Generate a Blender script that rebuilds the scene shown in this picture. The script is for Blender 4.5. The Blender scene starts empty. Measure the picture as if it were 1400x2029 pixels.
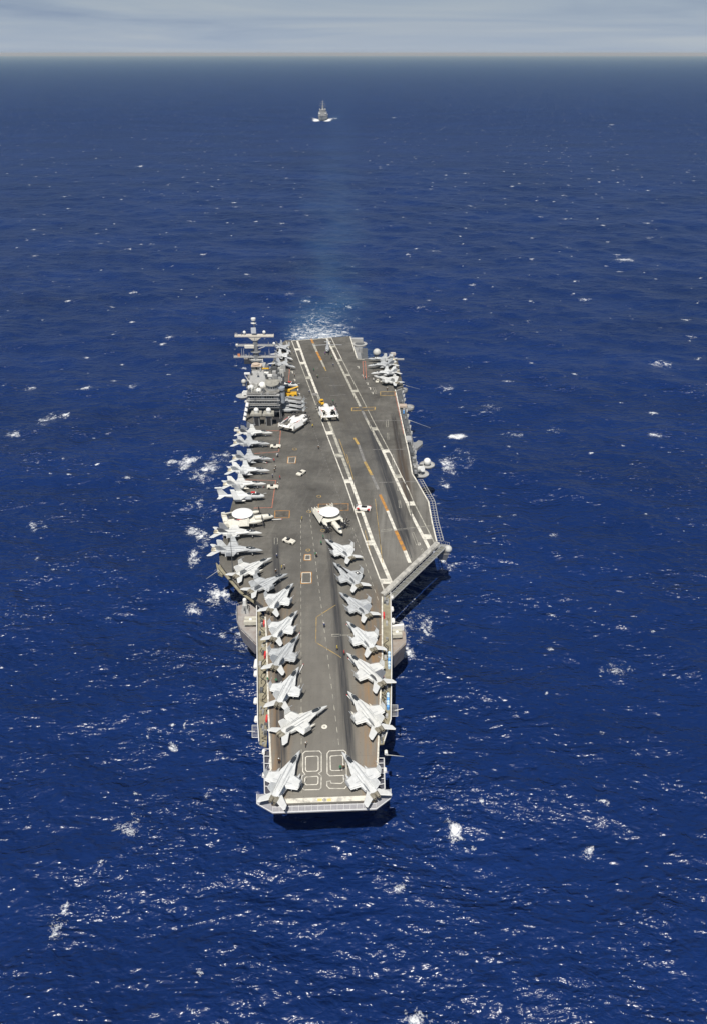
import bpy, bmesh, math, random
import numpy as np
from mathutils import Vector, Matrix
random.seed(7); R = math.radians
SC = bpy.context.scene; COL = SC.collection

# ------------------------------------------------------------------ camera, sky, sun, exposure
F, YH, CX, CY, HC, ZD = 1550.0, 105.0, 700.0, 1014.5, 165.0, 20.0
PITCH = math.atan((CY - YH) / F)
cam = bpy.data.cameras.new('camera'); cam_ob = bpy.data.objects.new('camera', cam); COL.objects.link(cam_ob)
cam_ob.location = (0, 0, HC); cam_ob.rotation_euler = (math.pi/2 - PITCH, 0, 0)
cam.sensor_fit = 'VERTICAL'; cam.sensor_height = 36.0; cam.lens = 36.0 * F / 2029.0
cam.clip_start = 1.0; cam.clip_end = 200000.0
SC.camera = cam_ob
TO_SUN = Vector((-0.10, -0.54, 1.0)).normalized()
SUN_EL = math.asin(TO_SUN.z); SUN_AZ = math.atan2(TO_SUN.x, TO_SUN.y)
w = bpy.data.worlds.new('World'); SC.world = w; w.use_nodes = True
nt = w.node_tree; nt.nodes.clear(); N = nt.nodes.new; K = nt.links.new
out = N('ShaderNodeOutputWorld'); bg = N('ShaderNodeBackground'); bg.inputs['Strength'].default_value = 0.058
sky = N('ShaderNodeTexSky'); sky.sky_type = 'NISHITA'; sky.sun_disc = False
sky.sun_elevation = SUN_EL; sky.sun_rotation = SUN_AZ % (2*math.pi); sky.altitude = 100
sky.air_density = 1.0; sky.dust_density = 1.2; sky.ozone_density = 2.0
tc = N('ShaderNodeTexCoord'); sep = N('ShaderNodeSeparateXYZ'); K(tc.outputs['Generated'], sep.inputs[0])
def wm(op, a, b=None, clamp=False):
    n = N('ShaderNodeMath'); n.operation = op; n.use_clamp = clamp
    for i, v in enumerate((a, b)):
        if v is None: continue
        if isinstance(v, (int, float)): n.inputs[i].default_value = v
        else: K(v, n.inputs[i])
    return n.outputs[0]
zz = wm('ADD', wm('MAXIMUM', sep.outputs['Z'], 0.0), 0.04)
cmb = N('ShaderNodeCombineXYZ'); K(wm('DIVIDE', sep.outputs['X'], zz), cmb.inputs[0]); K(wm('DIVIDE', sep.outputs['Y'], zz), cmb.inputs[1])
n1 = N('ShaderNodeTexNoise'); n1.inputs['Scale'].default_value = 0.17; n1.inputs['Detail'].default_value = 7; n1.inputs['Roughness'].default_value = 0.55
n1.inputs['Distortion'].default_value = 0.7; K(cmb.outputs[0], n1.inputs['Vector'])
n2 = N('ShaderNodeTexNoise'); n2.inputs['Scale'].default_value = 0.06; n2.inputs['Detail'].default_value = 4; K(cmb.outputs[0], n2.inputs['Vector'])
cr = N('ShaderNodeValToRGB'); cn = wm('ADD', wm('MULTIPLY', n1.outputs['Fac'], 0.55), wm('MULTIPLY', n2.outputs['Fac'], 0.45))
near = wm('MULTIPLY', sep.outputs['Z'], 32.0, True); K(wm('ADD', 0.545, wm('MULTIPLY', wm('SUBTRACT', cn, 0.53), wm('ADD', wm('MULTIPLY', near, 0.75), 0.25))), cr.inputs[0])
e = cr.color_ramp.elements
e[0].position = 0.38; e[0].color = (4.2, 5.6, 8.5, 1); e[1].position = 0.64; e[1].color = (8.9, 9.8, 10.7, 1)
el2 = e.new(0.5); el2.color = (6.4, 7.8, 10.0, 1)
cover = wm('SUBTRACT', 1.0, wm('MULTIPLY', sep.outputs['Z'], 4.0), True)
cover = wm('MULTIPLY', cover, 0.9)
mx = N('ShaderNodeMix'); mx.data_type = 'RGBA'; K(cover, mx.inputs[0]); K(sky.outputs[0], mx.inputs[6]); K(cr.outputs[0], mx.inputs[7])
K(mx.outputs[2], bg.inputs['Color']); K(bg.outputs[0], out.inputs['Surface'])
sl = bpy.data.lights.new('sun', 'SUN'); sl.energy = 5.0; sl.angle = R(0.53); sl.color = (1.0, 0.955, 0.88)
so = bpy.data.objects.new('sun', sl); COL.objects.link(so); so.rotation_euler = TO_SUN.to_track_quat('Z', 'Y').to_euler()
SC.view_settings.view_transform = 'Standard'; SC.view_settings.look = 'None'
SC.view_settings.exposure = 0.0; SC.view_settings.gamma = 1.0; SC.view_settings.use_curve_mapping = False
SC.cycles.max_bounces = 6; SC.cycles.volume_bounces = 0; SC.cycles.caustics_reflective = False; SC.cycles.caustics_refractive = False

# ------------------------------------------------------------------ survey: photograph pixel -> point on a level plane
_sp, _cp = math.sin(PITCH), math.cos(PITCH)
def P(x, y, z=ZD):
    u = (x-CX)/F; v = (y-CY)/F; t = (HC-z)/(_sp+_cp*v)
    return Vector((t*u, t*(_cp-_sp*v), z))
def Q(x, y, D):                       # point at forward distance D
    u = (x-CX)/F; v = (y-CY)/F; t = D/(_cp-_sp*v)
    return Vector((t*u, D, HC - t*(_sp+_cp*v)))

# ------------------------------------------------------------------ materials
MATS = {}
def mat(name, col, rough=0.6, metal=0.0, var=0.12, scale=1.2, spec=0.4, dirt=None, dirt_amt=0.0, bump=0.0):
    if name in MATS: return MATS[name]
    m = bpy.data.materials.new(name); m.use_nodes = True; t = m.node_tree; b = t.nodes['Principled BSDF']
    b.inputs['Roughness'].default_value = rough; b.inputs['Metallic'].default_value = metal
    b.inputs['Specular IOR Level'].default_value = spec
    co = t.nodes.new('ShaderNodeTexCoord'); no = t.nodes.new('ShaderNodeTexNoise')
    no.inputs['Scale'].default_value = scale; no.inputs['Detail'].default_value = 5; no.inputs['Roughness'].default_value = 0.65
    t.links.new(co.outputs['Object'], no.inputs['Vector'])
    r = t.nodes.new('ShaderNodeValToRGB'); t.links.new(no.outputs['Fac'], r.inputs[0])
    d = dirt or col
    lo = [c*(1-var) for c in col]; hi = [min(1, c*(1+var)) for c in col]
    lo = [l*(1-dirt_amt)+q*dirt_amt for l, q in zip(lo, d)]
    r.color_ramp.elements[0].position = 0.3; r.color_ramp.elements[0].color = (*lo, 1)
    r.color_ramp.elements[1].position = 0.68; r.color_ramp.elements[1].color = (*hi, 1)
    t.links.new(r.outputs[0], b.inputs['Base Color'])
    if bump:
        bn = t.nodes.new('ShaderNodeBump'); bn.inputs['Strength'].default_value = bump; bn.inputs['Distance'].default_value = 0.05
        t.links.new(no.outputs['Fac'], bn.inputs['Height']); t.links.new(bn.outputs[0], b.inputs['Normal'])
    MATS[name] = m; return m
jet_grey = mat('jet_grey', (0.62, 0.635, 0.63), 0.5, var=0.1, scale=0.7, dirt=(0.42, 0.42, 0.41), dirt_amt=0.25)
jet_dark = mat('jet_panel_grey', (0.33, 0.35, 0.37), 0.5, var=0.12)
canopy_m = mat('canopy_glass', (0.035, 0.04, 0.045), 0.08, var=0.2, spec=0.8)
nozzle_m = mat('nozzle_metal', (0.34, 0.31, 0.24), 0.4, 0.5, var=0.3, scale=3)
hole_m = mat('dark_hollow', (0.012, 0.012, 0.014), 0.9)
tyre_m = mat('tyre_rubber', (0.025, 0.025, 0.025), 0.85)
white_m = mat('white_paint', (0.8, 0.79, 0.75), 0.5, var=0.07, scale=0.8)
cream_m = mat('cream_paint', (0.7, 0.67, 0.58), 0.5, var=0.08)
ship_grey = mat('ship_grey', (0.26, 0.27, 0.275), 0.6, var=0.14, scale=0.35, dirt=(0.24, 0.2, 0.16), dirt_amt=0.25)
ship_light = mat('ship_light_grey', (0.38, 0.38, 0.37), 0.6, var=0.12, scale=0.4)
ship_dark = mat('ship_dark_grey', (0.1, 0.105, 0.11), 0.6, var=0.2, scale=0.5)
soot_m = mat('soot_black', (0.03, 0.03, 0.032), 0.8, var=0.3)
glass_m = mat('bridge_glass', (0.03, 0.04, 0.05), 0.1, spec=0.8)
radome_m = mat('radome_white', (0.76, 0.76, 0.72), 0.45, var=0.05)
radome_grey = mat('radome_grey', (0.5, 0.5, 0.47), 0.5, var=0.06)
yellow_m = mat('yellow_paint', (0.72, 0.42, 0.03), 0.5, var=0.15)
orange_m = mat('orange_paint', (0.66, 0.26, 0.02), 0.6, var=0.2)
red_m = mat('red_paint', (0.6, 0.05, 0.05), 0.5, var=0.15)
blue_m = mat('blue_bottle_paint', (0.12, 0.36, 0.75), 0.4, var=0.15)
lblue_m = mat('pale_blue_paint', (0.5, 0.68, 0.85), 0.4, var=0.1)
green_m = mat('green_cloth', (0.03, 0.4, 0.16), 0.85)
catwalk_m = mat('catwalk_floor', (0.26, 0.24, 0.17), 0.85, var=0.3, scale=0.5, dirt=(0.2, 0.15, 0.1), dirt_amt=0.3)
hose_m = mat('hose_black', (0.03, 0.03, 0.03), 0.7)
steel_m = mat('steel_frame', (0.42, 0.42, 0.42), 0.5, 0.2, var=0.15)
net_m = mat('net_deck_grey', (0.31, 0.31, 0.33), 0.7, var=0.12, scale=1.5)
navy_cloth = mat('navy_cloth', (0.015, 0.018, 0.035), 0.9)
skin_m = mat('skin', (0.45, 0.28, 0.2), 0.6)
jersey = {k: mat('jersey_'+k, c, 0.85, var=0.15, scale=6) for k, c in dict(red=(0.4, 0.04, 0.04), green=(0.04, 0.2, 0.1), yellow=(0.55, 0.42, 0.06), blue=(0.03, 0.05, 0.14), brown=(0.12, 0.07, 0.03), white=(0.72, 0.72, 0.7), purple=(0.16, 0.05, 0.25)).items()}

def paint_mat(name, col, wear=0.35, scale=0.5):        # worn deck paint: flakes show the deck colour below
    m = bpy.data.materials.new(name); m.use_nodes = True; t = m.node_tree; b = t.nodes['Principled BSDF']
    b.inputs['Roughness'].default_value = 0.8; b.inputs['Specular IOR Level'].default_value = 0.2
    co = t.nodes.new('ShaderNodeTexCoord'); no = t.nodes.new('ShaderNodeTexNoise'); no.inputs['Scale'].default_value = scale
    no.inputs['Detail'].default_value = 8; no.inputs['Roughness'].default_value = 0.7; t.links.new(co.outputs['Object'], no.inputs['Vector'])
    r = t.nodes.new('ShaderNodeValToRGB'); t.links.new(no.outputs['Fac'], r.inputs[0]); E = r.color_ramp.elements
    worn = [0.6*c*0.5+0.13*0.6 for c in col]
    E[0].position = max(0.02, wear-0.05); E[0].color = (*worn, 1); E[1].position = wear+0.16; E[1].color = (*col, 1)
    t.links.new(r.outputs[0], b.inputs['Base Color']); MATS[name] = m; return m
pw = paint_mat('deck_paint_white', (0.72, 0.69, 0.6), 0.38)
pww = paint_mat('deck_paint_white_worn', (0.5, 0.48, 0.4), 0.44)
pwx = paint_mat('deck_paint_scuffed', (0.3, 0.29, 0.27), 0.5)
po = paint_mat('deck_paint_orange', (0.55, 0.25, 0.04), 0.42)
poy = paint_mat('deck_paint_amber', (0.55, 0.36, 0.09), 0.45)
py = paint_mat('deck_paint_yellow', (0.72, 0.58, 0.22), 0.34)
pr = paint_mat('deck_paint_red', (0.5, 0.17, 0.1), 0.42)
pbeam = paint_mat('round_down_paint', (0.47, 0.455, 0.41), 0.4)
ptr = paint_mat('catapult_steel', (0.1, 0.098, 0.095), 0.4)
pblk = paint_mat('deck_paint_black', (0.05, 0.05, 0.05), 0.3)

# ------------------------------------------------------------------ mesh builder
class MB:
    def __init__(s): s.v = []; s.f = []; s.m = []; s.cur = 0
    def add(s, vs, fs):
        o = len(s.v); s.v += [tuple(q) for q in vs]
        for f in fs: s.f.append([i+o for i in f]); s.m.append(s.cur)
        return s
    def box(s, c, d, rz=0.0, taper=1.0):
        x, y, z = d[0]/2, d[1]/2, d[2]/2; ca, sa = math.cos(rz), math.sin(rz); vs = []
        for k, tp in ((-1, 1), (1, taper)):
            for a, b in ((-1, -1), (1, -1), (1, 1), (-1, 1)):
                X, Y = a*x*tp, b*y*tp; vs.append((c[0]+X*ca-Y*sa, c[1]+X*sa+Y*ca, c[2]+k*z))
        return s.add(vs, [(3, 2, 1, 0), (4, 5, 6, 7), (0, 1, 5, 4), (1, 2, 6, 5), (2, 3, 7, 6), (3, 0, 4, 7)])
    def tube(s, a, b, r0, r1=None, n=8, cap=True):
        a = Vector(a); b = Vector(b); r1 = r0 if r1 is None else r1
        d = (b-a).normalized(); u = d.orthogonal().normalized(); q = d.cross(u); vs = []
        for p_, r_ in ((a, r0), (b, r1)):
            for i in range(n):
                t = 2*math.pi*i/n; vs.append(p_+u*(r_*math.cos(t))+q*(r_*math.sin(t)))
        fs = [(i, (i+1) % n, n+(i+1) % n, n+i) for i in range(n)]
        if cap: fs += [tuple(range(n-1, -1, -1)), tuple(range(n, 2*n))]
        return s.add(vs, fs)
    def path(s, pts, r, n=6):
        for a, b in zip(pts, pts[1:]): s.tube(a, b, r, n=n)
        return s
    def loft(s, rings, cap=True):
        n = len(rings[0]); o = len(s.v); s.v += [tuple(q) for r in rings for q in r]
        for k in range(len(rings)-1):
            for i in range(n):
                j = (i+1) % n; s.f.append([o+k*n+i, o+k*n+j, o+(k+1)*n+j, o+(k+1)*n+i]); s.m.append(s.cur)
        if cap:
            s.f.append([o+i for i in range(n-1, -1, -1)]); s.f.append([o+(len(rings)-1)*n+i for i in range(n)]); s.m += [s.cur]*2
        return s
    def prism(s, poly, z0, z1):
        n = len(poly); vs = [(q[0], q[1], z0) for q in poly]+[(q[0], q[1], z1) for q in poly]
        ar = sum(poly[i][0]*poly[(i+1) % n][1]-poly[(i+1) % n][0]*poly[i][1] for i in range(n))
        up = tuple(range(n, 2*n)); dn = tuple(range(n-1, -1, -1)); sd = [(i, (i+1) % n, n+(i+1) % n, n+i) for i in range(n)]
        if ar < 0: up = up[::-1]; dn = dn[::-1]; sd = [f[::-1] for f in sd]
        return s.add(vs, [up, dn]+sd)
    def ball(s, c, r, n=14, m=9, zmin=-1.0, sq=(1, 1, 1)):
        rings = []
        for k in range(m+1):
            t = math.asin(zmin)+(math.pi/2-0.03-math.asin(zmin))*k/m
            rings.append([(c[0]+sq[0]*r*math.cos(t)*math.cos(2*math.pi*i/n), c[1]+sq[1]*r*math.cos(t)*math.sin(2*math.pi*i/n), c[2]+sq[2]*r*math.sin(t)) for i in range(n)])
        return s.loft(rings)
    def plate(s, poly3, th):                     # thin plate from 3-D outline, thickened along its normal
        p = [Vector(q) for q in poly3]; nn = Vector((0, 0, 0))
        for i in range(len(p)): nn += p[i].cross(p[(i+1) % len(p)])
        nn.normalize(); n = len(p); vs = [q-nn*th/2 for q in p]+[q+nn*th/2 for q in p]
        return s.add(vs, [tuple(range(n, 2*n)), tuple(range(n-1, -1, -1))]+[(i, (i+1) % n, n+(i+1) % n, n+i) for i in range(n)])
    def ribbon(s, pts, wd, z=None, closed=False, wd2=None):
        p = [Vector((q[0], q[1])) for q in pts]; zs = [(q[2] if z is None else z) for q in pts]; n = len(p); vs = []
        for i in range(n):
            a = p[i-1] if (i > 0 or closed) else None; b = p[(i+1) % n] if (i < n-1 or closed) else None
            d1 = (p[i]-a).normalized() if a is not None else None; d2 = (b-p[i]).normalized() if b is not None else None
            d1 = d1 or d2; d2 = d2 or d1
            n1_ = Vector((-d1.y, d1.x)); n2_ = Vector((-d2.y, d2.x)); mm = (n1_+n2_)
            mm = mm/max(0.3, mm.length_squared)*2*0.5
            ww = wd if wd2 is None else wd+(wd2-wd)*i/(n-1)
            o = mm*ww; vs += [(p[i].x+o.x, p[i].y+o.y, zs[i]), (p[i].x-o.x, p[i].y-o.y, zs[i])]
        fs = [(2*i, 2*i+1, 2*i+3, 2*i+2) for i in range(n-1)]
        if closed: fs.append((2*n-2, 2*n-1, 1, 0))
        return s.add(vs, fs)
    def quad(s, pts): return s.add(pts, [tuple(range(len(pts)))])
    def mesh(s, name, mats, smooth=False):
        me = bpy.data.meshes.new(name); me.from_pydata(s.v, [], s.f)
        for m in (mats if isinstance(mats, (list, tuple)) else [mats]): me.materials.append(m)
        if any(s.m): me.polygons.foreach_set('material_index', s.m)
        bm = bmesh.new(); bm.from_mesh(me); bmesh.ops.recalc_face_normals(bm, faces=bm.faces)
        if smooth:
            for f in bm.faces: f.smooth = True
            for e_ in bm.edges:
                if len(e_.link_faces) == 2 and e_.calc_face_angle(0) > R(38): e_.smooth = False
        bm.to_mesh(me); bm.free(); me.update(); return me
    def build(s, name, mats, parent=None, smooth=False):
        o = bpy.data.objects.new(name, s.mesh(name, mats, smooth)); COL.objects.link(o)
        if parent is not None: o.parent = parent
        return o
def empty(name, loc=(0, 0, 0), rz=0.0, sc=1.0):
    o = bpy.data.objects.new(name, None); COL.objects.link(o); o.location = loc; o.rotation_euler = (0, 0, rz); o.scale = (sc, sc, sc)
    o.empty_display_size = 0.5; return o
def tag(o, label, cat=None, group=None, kind=None):
    if label: o['label'] = label
    if cat: o['category'] = cat
    if group: o['group'] = group
    if kind: o['kind'] = kind
    return o
def copy_tree(o, parent=None):
    c = o.copy(); COL.objects.link(c); c.parent = parent
    for ch in list(o.children): copy_tree(ch, c)
    return c
def oval(x, hw, hh, zc, n=16, pw_=2.4, yc=0.0):
    r = []
    for i in range(n):
        t = 2*math.pi*i/n; c, s_ = math.cos(t), math.sin(t)
        r.append((x, yc+hw*math.copysign(abs(c)**(2/pw_), c), zc+hh*math.copysign(abs(s_)**(2/pw_), s_)))
    return r

# ------------------------------------------------------------------ the sea
SEA = True; HAZE = 4.6e-5; RA = 0.25; BA, BB = 1.32, 0.58
def ocean_tile(L, n, lo, hi, wind, wdir, seed, spread=2.0):
    rg = np.random.default_rng(seed); k1 = 2*np.pi*np.fft.fftfreq(n, L/n); kx, ky = np.meshgrid(k1, k1, indexing='ij')
    k = np.hypot(kx, ky); k[0, 0] = 1e-6; Lw = wind**2/9.81
    ph = np.exp(-1/(k*Lw)**2)/k**4; cosf = (kx*np.cos(wdir)+ky*np.sin(wdir))/k
    ph = ph*(np.abs(cosf)**spread*0.85+0.15); ph[cosf < 0] *= 0.25
    ph[(k < 2*np.pi/hi) | (k > 2*np.pi/lo)] = 0; ph[0, 0] = 0
    a = (rg.normal(size=(n, n))+1j*rg.normal(size=(n, n)))*np.sqrt(ph)
    h = np.fft.ifft2(a); sc = 1/np.std(h.real); a = a*sc
    g = lambda q: np.fft.ifft2(q).real
    return g(a), g(1j*a*kx/k), g(1j*a*ky/k), L, n
def samp(T, i, x, y):
    a, L, n = T[i], T[3], T[4]; u = (x/L*n) % n; v = (y/L*n) % n; i0 = u.astype(int) % n; j0 = v.astype(int) % n; fu = u-np.floor(u); fv = v-np.floor(v)
    i1 = (i0+1) % n; j1 = (j0+1) % n
    return a[i0, j0]*(1-fu)*(1-fv)+a[i1, j0]*fu*(1-fv)+a[i0, j1]*(1-fu)*fv+a[i1, j1]*fu*fv
def W(x, y): q = P(x, y, 0.0); return (q.x, q.y)
# whitecaps and wash seen in the photograph: pixel, half sizes in metres, strength
CAPS = [(1238, 516, 9, 9, 1.0), (907, 871, 4.2, 5, 1.15), (278, 329, 14, 16, 1.0), (95, 830, 6, 9, .8), (28, 860, 5, 6, .9), (382, 910, 5, 6, 1.1), (345, 914, 3.5, 4, .9), (425, 928, 6.5, 9, .85),
        (893, 1632, 4, 3.2, 1.0), (1178, 1682, 3, 3.2, .85), (905, 1675, 4, 3, .6), (1163, 590, 7, 5, .8), (1305, 722, 8, 7, .75), (1018, 860, 5, 5, .65), (860, 498, 9, 6, .75), (885, 917, 5, 7, .85), (878, 955, 4, 7, .7),
        (800, 1290, 2.6, 4.5, .9), (825, 1250, 2, 6, .9), (790, 1195, 4, 8, .62), (812, 1205, 3, 6, .7), (885, 1100, 2.4, 5, .95), (868, 1090, 4, 5, .7), (432, 1172, 4.5, 5, 1.05), (405, 1060, 5, 6, .95), (392, 1105, 2.5, 6, .85), (408, 1085, 3, 5, .7), (470, 1165, 5, 6, .55), (380, 1210, 3, 5, .7), (208, 1226, 2.5, 2, .85), (72, 1040, 4, 4, .75),
        (260, 765, 5, 4, .7), (922, 344, 12, 9, .95), (325, 680, 3, 4, .9), (1230, 1325, 6, 3.5, .68), (1210, 1300, 4, 2, .6), (160, 325, 7, 6, .8), (45, 302, 10, 8, .8), (825, 309, 8, 8, .8), (307, 352, 7, 6, .8), (1100, 850, 5, 5, .6), (970, 806, 6, 5, .65), (885, 770, 6, 6, .6), (400, 990, 6, 6, .65), (440, 965, 5, 5, .6), (590, 1700, 2, 1.2, .5), (610, 1650, 1.6, 1, .75), (683, 1648, 1.5, .8, .7),
        (655, 1400, 0, 0, 0), (1210, 247, 16, 18, .9), (780, 233, 22, 14, .8), (725, 240, 12, 12, .8), (665, 235, 14, 14, .9), (955, 258, 14, 14, .7), (432, 281, 9, 9, .8), (200, 262, 12, 10, .7), (1330, 190, 20, 16, .6), (1155, 211, 14, 12, .6), (370, 190, 18, 14, .6), (800, 187, 16, 14, .6), (400, 266, 10, 8, .6), (1040, 240, 12, 10, .6), (75, 260, 12, 10, .6),
        (380, 1425, 3.5, 3, .55), (300, 1440, 4, 3, .5), (830, 1240, 2, 5, .8), (130, 1815, 2.2, 1.2, .62), (1240, 1630, 2.2, 1.6, .5)]
CAPS += [(372, 918, 5, 8, .95), (405, 940, 7, 9, .7), (445, 905, 6, 8, .7), (418, 1015, 4, 7, .6), (396, 1055, 6, 5, .9), (386, 1112, 3, 8, .8), (418, 1190, 5, 5, .75), (445, 1185, 6, 6, .6), (800, 1222, 3, 7, .7), (822, 1262, 2.4, 6, .75), (812, 1300, 2.6, 3, .85), (838, 1238, 2.5, 6, .8), (786, 1215, 3, 8, .7), (900, 1118, 3, 5, .7), (872, 1128, 4, 4, .6), (893, 930, 6, 8, .66), (905, 905, 6, 6, .6), (860, 1000, 4, 8, .5), (975, 1240, 4, 4, .5), (930, 915, 5, 6, .55), (1000, 865, 6, 5, .5), (775, 1190, 2.5, 7, .7)]
CAPS += [(598, 600, 4, 5, .8), (604, 622, 5, 5, .7), (702, 565, 5, 5, .6), (697, 528, 4, 6, .6), (588, 520, 4, 6, .5), (712, 600, 5, 4, .7), (640, 590, 5, 4, .6), (660, 618, 8, 4, .7), (618, 640, 7, 5, .7), (584, 470, 5, 8, .5), (706, 415, 8, 8, .7)]
CAPS += [(614, 595, 5, 7, .9), (630, 612, 6, 5, .8), (645, 635, 12, 6, .85), (625, 655, 14, 9, .7), (665, 645, 12, 7, .95), (680, 660, 12, 8, .85), (695, 607, 9, 6, .85), (710, 628, 6, 5, .8), (605, 650, 10, 9, .6), (678, 584, 5, 5, .6), (640, 600, 8, 6, .55), (610, 577, 6, 6, .5), (700, 540, 6, 8, .5), (690, 650, 10, 8, .8)]
def build_sea():
    t_dense = np.linspace(-R(47), R(47), 900); t_rest = np.linspace(R(47), 2*np.pi-R(47), 60)[1:-1]
    az = np.concatenate([t_dense, t_rest]); na = len(az)
    dep = np.concatenate([np.linspace(R(82), R(66), 14)[:-1], np.linspace(R(66), R(1.0), 1010), np.geomspace(R(1.0), R(0.155), 50)[1:]])
    rad = HC/np.tan(dep); nr = len(rad)
    spacing = np.gradient(rad); rr, aa = np.meshgrid(rad, az, indexing='ij'); X = rr*np.sin(aa); Y = rr*np.cos(aa)
    sp = np.maximum(spacing[:, None], rr*np.gradient(np.unwrap(az))[None, :]); sp[:, 900:] = np.maximum(sp[:, 900:], 20.0)
    T1 = ocean_tile(760.0, 512, 9, 130, 10.5, R(62), 3); T2 = ocean_tile(97.0, 512, 0.9, 9.5, 10.5, R(70), 5, 1.2)
    f1 = np.clip((24-sp)/14, 0, 1); f2 = np.clip((1.9-sp)/1.3, 0, 1)
    dx = samp(T1, 1, X, Y)*0.52*f1
    cc, ss = math.cos(.37), math.sin(.37); U = X*cc-Y*ss; V = X*ss+Y*cc
    # water just behind the ship lies flatter; wake coordinates run aft along the ship's axis
    wp = [W(660, 660), W(659, 560), W(660, 400), W(666, 300), W(670, 250), W(672, 200)]; ay = Y-440.0+samp(T1, 0, X*.5, Y*.5)*6
    ax = X-np.interp(Y, [q[1] for q in wp], [q[0] for q in wp]); hw = 38+0.02*np.maximum(ay, 0); ax = ax+5*np.sin(Y/37.0+1.7*np.sin(Y/91.0))+dx*9+samp(T1, 1, X*.37+91, Y*.37)*9
    wk = np.clip(1-np.abs(ax)/hw, 0, 1); wk = wk*wk*(3-2*wk)*np.clip((ay+15)/30, 0, 1)*np.exp(-np.maximum(ay, 0)/3000)
    calm = 1-0.25*wk
    h1 = samp(T1, 0, X, Y)*0.62*f1*calm; h2 = samp(T2, 0, U, V)*0.1*f2
    dx = samp(T1, 1, X, Y)*0.52*f1*calm; dy = samp(T1, 2, X, Y)*0.52*f1*calm
    foam = np.zeros_like(X)
    XW = X+dx*5+samp(T2, 1, U*.5, V*.5)*1.3; YW = Y+dy*5+samp(T2, 2, U*.5, V*.5)*1.3
    for px, pyy, a, b, s in CAPS:
        if a == 0: continue
        if pyy < 420: a *= .55
        if 570 < pyy < 665 and 595 < px < 715: a *= .6; b *= .7; s *= .9
        cx, cy = W(px, pyy); m = (np.abs(XW-cx) < 2.4*a) & (np.abs(YW-cy) < 2.4*b)
        if not m.any(): continue
        q = ((XW[m]-cx)/a)**2+((YW[m]-cy)/b)**2; foam[m] = np.maximum(foam[m], s*np.exp(-q*0.75))
    # bow wash along the hull sides of the carrier and the escort
    dX, dY = W(638, 238)
    for sgn in (-1, 1):
        q = ((X-dX-sgn*(15+0.16*np.maximum(Y-dY, 0)))/11.0)**2; foam = np.maximum(foam, 1.7*np.exp(-q)*np.clip((Y-dY+45)/15, 0, 1)*np.exp(-np.maximum(Y-dY, 0)/90))
    foam = np.maximum(foam, wk**.6*(.5*np.exp(-np.maximum(ay-75, 0)/70)+.33*np.exp(-np.maximum(ay-75, 0)/380)))
    sb_ = Y-118.4; sa_ = X+6.6+0.028*sb_; side = np.where(sa_ < 0, 27.0, 25.0)
    run = np.clip((sb_-55)/25, 0, 1)*np.clip((335-sb_)/20, 0, 1)*(0.55+0.45*np.sin(sb_/9.0+2*np.sin(sb_/23.0)))
    foam = np.maximum(foam, .66*np.exp(-((np.abs(sa_)-side-2.5*np.sin(sb_/14.0)+dx*4)/6.5)**2)*run)
    co = np.stack([X+dx, Y+dy, h1+h2], -1).reshape(-1, 3)
    idx = np.arange(nr*na).reshape(nr, na); a_ = idx[:-1]; b_ = np.roll(idx, -1, 1)[:-1]; c_ = np.roll(idx, -1, 1)[1:]; d_ = idx[1:]
    fc = np.stack([a_, d_, c_, b_], -1).reshape(-1, 4)
    me = bpy.data.meshes.new('sea'); me.vertices.add(len(co)); me.vertices.foreach_set('co', co.astype(np.float32).ravel())
    me.loops.add(fc.size); me.loops.foreach_set('vertex_index', fc.astype(np.int32).ravel())
    me.polygons.add(len(fc)); me.polygons.foreach_set('loop_start', np.arange(0, fc.size, 4, dtype=np.int32))
    me.update(calc_edges=True); me.shade_smooth()
    for nm, ar in (('foam', foam), ('wake', wk)):
        at = me.attributes.new(nm, 'FLOAT', 'POINT'); at.data.foreach_set('value', ar.astype(np.float32).ravel())
    o = bpy.data.objects.new('sea', me); COL.objects.link(o); tag(o, None, kind='structure')
    m = bpy.data.materials.new('sea_water'); m.use_nodes = True; t = m.node_tree; b = t.nodes['Principled BSDF']; O = t.nodes['Material Output']
    def nd(ty, **kw):
        n = t.nodes.new(ty)
        for k_, v in kw.items(): setattr(n, k_, v)
        return n
    def mm(op, a, b2=None, c=None, clamp=False):
        n = nd('ShaderNodeMath', operation=op, use_clamp=clamp)
        for i, v in enumerate((a, b2, c)):
            if v is None: continue
            if isinstance(v, (int, float)): n.inputs[i].default_value = v
            else: t.links.new(v, n.inputs[i])
        return n.outputs[0]
    geo = nd('ShaderNodeNewGeometry'); pos = geo.outputs['Position']
    def noise(sc, det, stretch=(1, 1, 1), rough=0.6, dist=0.0, rz=0.0):
        mp = nd('ShaderNodeMapping'); mp.inputs['Scale'].default_value = stretch; mp.inputs['Rotation'].default_value = (0, 0, rz); t.links.new(pos, mp.inputs['Vector'])
        n = nd('ShaderNodeTexNoise'); n.inputs['Scale'].default_value = sc; n.inputs['Detail'].default_value = det; n.inputs['Roughness'].default_value = rough; n.inputs['Distortion'].default_value = dist
        t.links.new(mp.outputs[0], n.inputs['Vector']); return n.outputs['Fac']
    # small ripples
    hgt = mm('ADD', mm('MULTIPLY', noise(0.2, 1.6, (1, 2.0, 1), 0.5, 0.5, R(-24)), BA), mm('MULTIPLY', noise(0.62, 1.6, (1, 1.9, 1), 0.5, 0.5, R(18)), BB))
    gust = mm('MULTIPLY', mm('SUBTRACT', noise(0.038, 4, (1, 1.6, 1), 0.6, 0.6, R(-15)), 0.45), 5.0, clamp=True)
    gust = mm('MULTIPLY', gust, mm('MULTIPLY', mm('SUBTRACT', noise(0.0085, 2, (1, 1.2, 1), 0.5, 0.3), 0.33), 4.0, clamp=True))
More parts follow.
